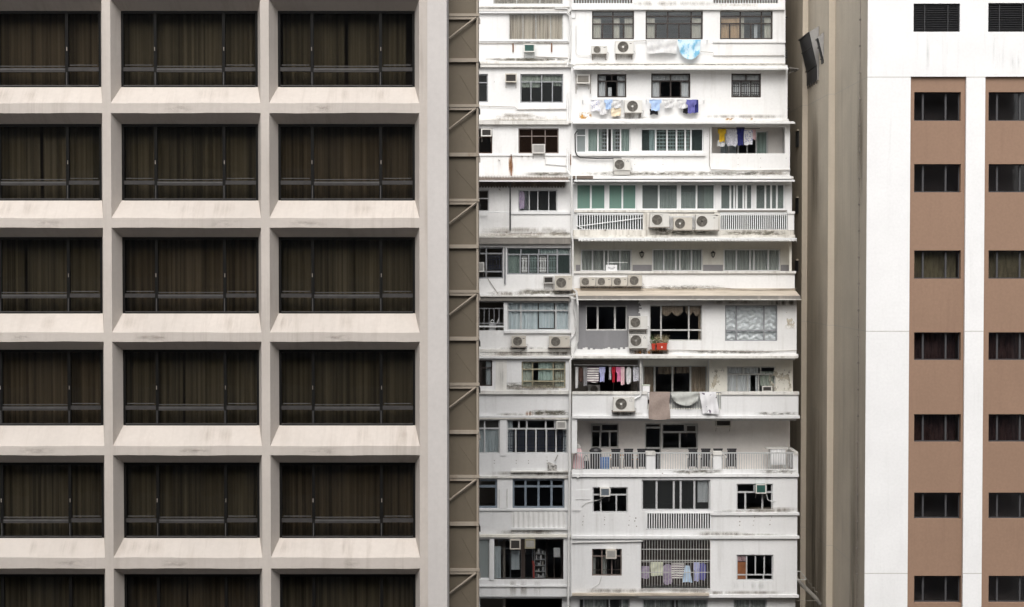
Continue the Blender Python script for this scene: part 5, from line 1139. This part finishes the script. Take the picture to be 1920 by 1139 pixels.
m_.add([(x+rr_*(1+.25*(a%2))*math.cos(2*math.pi*a/k),y_+rr_*(1+.25*(a%2))*math.sin(2*math.pi*a/k),FZ+z) for rr_,z in ((.24,.05),(.20,.6),(.10,1.0)) for a in range(k)],[(i+k*r_,(i+1)%k+k*r_,k+(i+1)%k+k*r_,k+i+k*r_) for r_ in (0,1) for i in range(k)]); m_.build('canopy','l_palepink',t)
MB().tube([(x,y_,FZ),(x,y_,FZ+1.18)],.02,6).build('pole','frame_pale',t)
m_ = MB(); m_.add([(x+rr_*math.cos(2*math.pi*a/10),y_+rr_*math.sin(2*math.pi*a/10),FZ+z) for rr_,z in ((.14,1.02),(.06,1.2)) for a in range(10)],[(i,(i+1)%10,10+(i+1)%10,10+i) for i in range(10)]+[tuple(range(10,20))]); m_.build('cap','ac_grey',t)
x = PX(1458,dI+.3); y_ = dI+.3; t = thing('balcony_table',(x,y_,FZ),'white cloth covered table at the right end of the open balcony','table')
MB().box(x-.55,x+.5,y_-.3,y_+.3,FZ+.93,FZ+.98).build('tabletop','slab_edge',t)
m_ = folds(MB(),x-.36,x+.36,FZ+.18,FZ+.93,y_-.27,.03,.25); m_.build('tablecloth','cur_white',t)
for sx in (-1,1):
    for sy in (-1,1): MB().box(x+sx*.34-.025,x+sx*.34+.025,y_+sy*.22-.025,y_+sy*.22+.025,FZ,FZ+.93).build('leg','frame_pale',t)
# basket of stuff behind the left railing
x = PX(1099,dI-.1); t = thing('handbag',(x,dI-.1,FZ),'dark bag with a looped handle between the pink parasol and the black bin','bag'); m_ = MB(); m_.add([(x-.17,dI-.2,FZ),(x+.17,dI-.2,FZ),(x+.14,dI-.17,FZ+.38),(x-.14,dI-.17,FZ+.38),(x-.17,dI+0,FZ),(x+.17,dI+0,FZ),(x+.14,dI-.03,FZ+.38),(x-.14,dI-.03,FZ+.38)],[(0,1,2,3),(7,6,5,4),(0,4,5,1),(1,5,6,2),(2,6,7,3),(3,7,4,0)]); m_.build('body','black_plastic',t)
m_ = MB(); m_.tube([(x+.11*math.cos(a*math.pi/8),dI-.1,FZ+.38+.26*math.sin(a*math.pi/8)) for a in range(9)],.015,5); m_.build('handle','black_plastic',t)
for px,lab in ((1203.5,'black wall lantern between the first two curtained balcony windows'),(1337,'black wall lantern between the second and third curtained balcony windows')):
    x = PX(px,DF-.2,478); y_ = DF-.2; z1,z0 = PZ(471,y_),PZ(484,y_); t = thing('wall_lantern',(x,DF,z0),lab,'lamp','black wall lanterns')
    def ringm(prs, n=6):
        m_ = MB(); m_.add([(x+r_*math.cos(2*math.pi*a/n),y_+r_*math.sin(2*math.pi*a/n),z) for r_,z in prs for a in range(n)],[(i+n*k,(i+1)%n+n*k,n+(i+1)%n+n*k,n+i+n*k) for k in range(len(prs)-1) for i in range(n)]+[tuple(range(n)),tuple(range((len(prs)-1)*n,len(prs)*n))]); return m_
    hh = z1-z0; ringm([(.11,z0+hh*.68),(.13,z0+hh*.72),(.05,z0+hh*.92),(.02,z1)]).build('cap','lamp_black',t); ringm([(.06,z0+hh*.22),(.095,z0+hh*.679)]).build('glass','lamp_glass',t); ringm([(.02,z0),(.03,z0+hh*.12),(.075,z0+hh*.219)]).build('base','lamp_black',t)
    m_ = MB()
    for a in range(6): m_.tube([(x+.065*math.cos(a*math.pi/3),y_+.065*math.sin(a*math.pi/3),z0+hh*.22),(x+.10*math.cos(a*math.pi/3),y_+.10*math.sin(a*math.pi/3),z0+hh*.68)],.012,4)
    m_.build('cage','lamp_black',t); m_ = MB(); m_.tube([(x,y_,z1-.02),(x,y_+.1,z1+.02),(x,DF-.01,z0+hh*.6)],.015,5); m_.build('arm','lamp_black',t)
# red planters with plants on a bracket
for a,b,yt,lab in ((1222,1229,645,'small red flower pot at the left end of the planter shelf'),(1231,1251,644,'long red planter with straggly plants under the swagged curtain window')):
    d = fd['G']-.30; q = hrect(d,(a,yt,b,656)); t = thing('planter',((q[0]+q[1])/2,d+.12,q[2]),lab,'planter')
    m_ = MB(); s_ = .03; m_.add([(q[0]+s_,d+.02,q[2]),(q[1]-s_,d+.02,q[2]),(q[1],d,q[3]),(q[0],d,q[3]),(q[0]+s_,d+.22,q[2]),(q[1]-s_,d+.22,q[2]),(q[1],d+.24,q[3]),(q[0],d+.24,q[3])],[(0,1,2,3),(7,6,5,4),(0,4,5,1),(1,5,6,2),(3,7,4,0)]); m_.box(q[0]-.01,q[1]+.01,d-.012,d-.001,q[3]-.05,q[3]+.01); m_.build('pot','terracotta',t)
    MB().box(q[0]+.02,q[1]-.02,d+.02,d+.22,q[3]-.06,q[3]-.04).build('soil','wood_dark',t)
    if b-a > 10: m_ = MB(); m_.box((q[0]+q[1])/2-.03,(q[0]+q[1])/2+.03,d-.004,d+.03,q[2]+.08,q[2]+.16); m_.build('tag','paper',t)
    lf = MB(); 
    for i in range(60 if b-a>10 else 22):
        x = R.uniform(q[0]-.05,q[1]+.05); y_ = d+R.uniform(.03,.2); z = q[3]-.03; h_ = R.uniform(.12,.45); dx,dy = R.uniform(-.15,.15),R.uniform(-.08,.08)
        lf.tube([(x,y_,z),(x+dx,y_+dy,z+h_)],.005,3)
        for k in range(5):
            v = .3+.7*k/4; px_,py_,pz_ = x+dx*v,y_+dy*v,z+h_*v; s_ = R.uniform(.025,.05); an = R.uniform(0,6.3)
            lf.add([(px_,py_,pz_),(px_+s_*math.cos(an),py_+s_*math.sin(an)*.5,pz_+s_*.6),(px_+2*s_*math.cos(an),py_,pz_+s_*.2),(px_+s_*math.cos(an),py_-s_*math.sin(an)*.5,pz_-s_*.3)],[(0,1,2,3)])
    lf.build('plant','leaf' if b-a<10 else 'leaf_dry',t)
m_ = MB(); q = hrect(fd['G']-.3,(1220,656.3,1253,657.5)); m_.box(q[0],q[1],fd['G']-.34,fd['G']-.002,q[2],q[3]); m_.build('planter_shelf','rust',ap)
# appliance in the loggia, box on the balcony wall
d = DL('G')+.12; q = hrect(d,(917,601,929,620)); t = thing('box_fan',((q[0]+q[1])/2,d+.1,q[2]),'white appliance standing behind the loggia railing','appliance'); MB().box(q[0],q[1],d,d+.3,q[2],q[3]-.12).build('body','frame_white',t)
m_ = MB(); cx = (q[0]+q[1])/2; m_.ring_y(cx,q[3]-.06,d+.1,.07,.02,14); m_.tube([(cx+.2,d+.1,q[2]+.3),(cx+.33,d+.1,q[3]+.08)],.03,5); m_.build('handle','frame_white',t)
d = fd['F']+.02; q = hrect(d,(1136,497,1157,508.5)); t = thing('white_case',((q[0]+q[1])/2,d+.1,q[2]),'white box with grey curved marks standing on the parapet before the curtained window','box')
m_ = MB(); m_.box(q[0],q[1],d-.05,d+.2,q[2],q[3]); c_ = m_.build('body','frame_white',t); m_ = MB(); cx,cz = (q[0]+q[1])/2,(q[2]+q[3])/2
for k in range(3): m_.tube([(cx+(.16-.03*k)*math.cos(a),d-.052,cz+.07+(.12-.035*k)*math.sin(a)-.02) for a in [math.pi+math.pi*j/8 for j in range(9)]],.007,4)
m_.build('marking','mark_grey',c_)
pipe([(1138,492.5),(1177,492.5)],fd['F']+.15,.014,'frame_white','handrail'); 
# clutter on the clothes balcony: boxes with a lid
d = fd['H']+.3; q = hrect(d,(1204,722,1219,738)); t = thing('storage_box',((q[0]+q[1])/2,d+.15,q[2]),'white storage box with a folded lid on the balcony ledge beside the post','box'); MB().box(q[0]+.02,q[1]-.02,d,d+.3,q[2]-.3,q[3]-.05).build('body','paper',t); MB().box(q[0],q[1],d-.02,d+.32,q[3]-.05,q[3]).build('lid','cur_sage',t)
# shop-like window contents
d = DL('K')+.35; 
q = hrect(d,(1038,1027.5,1050,1045)); tag(MB().box(q[0],q[1],d,d+.01,q[2],q[3]).build('paper_notice','paper'),'white paper sheet stuck inside the dark shop like window','notice')
m_ = MB(); m_.tube([P(1000,1055,d),P(1001,1086,d+.1)],.05,6); m_.tube([P(999,1052,d),P(1001,1062,d)],.06,6); tag(m_.build('red_pole','red_paint'),'red pole leaning inside the dark shop like window','pole')
# shelving and door frames deep inside the shop-like room
d = DL('K')+.9; q = hrect(d,(1003,1034,1022,1084)); t = thing('shelf_unit',((q[0]+q[1])/2,d,q[2]),'cluttered shelves seen inside the dark shop like window','shelf')
for k in range(5):
    z = q[2]+(q[3]-q[2])*k/4.5; MB().box(q[0],q[1],d,d+.3,z,z+.025).build('shelf','frame_alu',t)
    for j in range(4):
        xx = q[0]+.04+(q[1]-q[0]-.1)*j/4+R.uniform(0,.03); MB().box(xx,xx+R.uniform(.05,.1),d+.03,d+.2,z+.026,z+R.uniform(.08,.25)).build('goods',R.choice(['paper','l_grey','ac_cream','frame_alu','black_plastic']),t)
for xx in (q[0]-.03,q[1]): MB().box(xx,xx+.03,d-.01,d+.31,q[2]-.2,q[3]).build('upright','frame_alu',t)
w = window(ap, DL('K')+.7, (934,1013,1000,1086), [(.22,[.35,.3,.35]),(.78,[.35,.3,.35])], frame='frame_grey', gl='glass', fb=.05, inset=.02)
w = window(ap, DL('K')+1.3, (1024,1013,1054,1086), [(.2,[1,1]),(.8,[1,1])], frame='frame_brown2', gl='glass', fb=.04, inset=.02)
# tub on ledge, left bay
d = DL('J')-.10; q = hrect(d,(1027,866,1044,883)); t = thing('plastic_sheet',((q[0]+q[1])/2,d,q[2]),'grey crumpled plastic sheet on the ledge under the grilled window of the left bay','sheet')
m_ = MB(); rr = random.Random(3); vs = []
for j in range(5):
    for i in range(7): vs.append((q[0]+(q[1]-q[0])*i/6, d-.02+.06*rr.uniform(-1,1), q[2]+(q[3]-q[2])*(j/4)*(1-.4*i/6)))
m_.add(vs,[(j*7+i,j*7+i+1,(j+1)*7+i+1,(j+1)*7+i) for j in range(4) for i in range(6)]); m_.build('fold','ac_grey',t)

# ================================================================== added unseen block behind the camera, cuts low sky light
ob = thing('added_sky_blocker', (0,-3,0), 'unseen block added behind the camera to hold back low sky light', 'building')
m_ = MB(); hs = [(x-1.1,x+1.1,z-.75,z+.75) for x in range(-40,41,4) for z in range(4,int(H)+12,3)]
m_.holes(-44,44,0,H+22,-3,-.3,hs); m_.build('wall','greywall',ob); MB().box(-44,44,-3.35,-24,0,H+14).build('core','dark_room',ob); MB().box(-44,44,-3,-24,H+14.01,H+14.3).build('roof','greywall',ob)
# ================================================================== ground, world, sun, camera
g = MB(); g.quad((-600,-600,-.02),(600,-600,-.02),(600,600,-.02),(-600,600,-.02)); tag(g.build('ground','asphalt'),None,None,None,'structure')
w = bpy.data.worlds.new('World'); bpy.context.scene.world = w; w.use_nodes = True; t = w.node_tree
bg = t.nodes['Background']; sky = t.nodes.new('ShaderNodeTexSky'); sky.sky_type = 'NISHITA'; sky.sun_disc = False
EL, AZ = math.radians(48), math.radians(184)
sky.sun_elevation = EL; sky.sun_rotation = AZ; sky.dust_density = 6; sky.ozone_density = .6; sky.air_density = 1.0
hs_ = t.nodes.new('ShaderNodeHueSaturation'); hs_.inputs['Saturation'].default_value = .22
t.links.new(sky.outputs[0], hs_.inputs['Color']); t.links.new(hs_.outputs[0], bg.inputs[0]); bg.inputs[1].default_value = .15
ld = bpy.data.lights.new('sun','SUN'); ld.energy = .75; ld.angle = math.radians(34); ld.color = (1,.96,.91)
lo = bpy.data.objects.new('sun', ld); C.objects.link(lo)
dirv = Vector((math.sin(AZ)*math.cos(EL), math.cos(AZ)*math.cos(EL), math.sin(EL)))
lo.rotation_euler = (-dirv).to_track_quat('-Z','Y').to_euler(); lo.location = (0,-20,H+40)
cd = bpy.data.cameras.new('camera'); cd.sensor_width = 36; cd.lens = F/1920*36; cd.clip_end = 2000
co = bpy.data.objects.new('camera', cd); C.objects.link(co); co.location = (0,0,H); co.rotation_euler = (math.pi/2-TH,0,0)
sc = bpy.context.scene; sc.camera = co
sc.view_settings.view_transform = 'Standard'; sc.view_settings.look = 'None'; sc.view_settings.exposure = .34; sc.view_settings.gamma = 1
sc.cycles.max_bounces = 8; sc.cycles.transparent_max_bounces = 16; sc.cycles.diffuse_bounces = 4
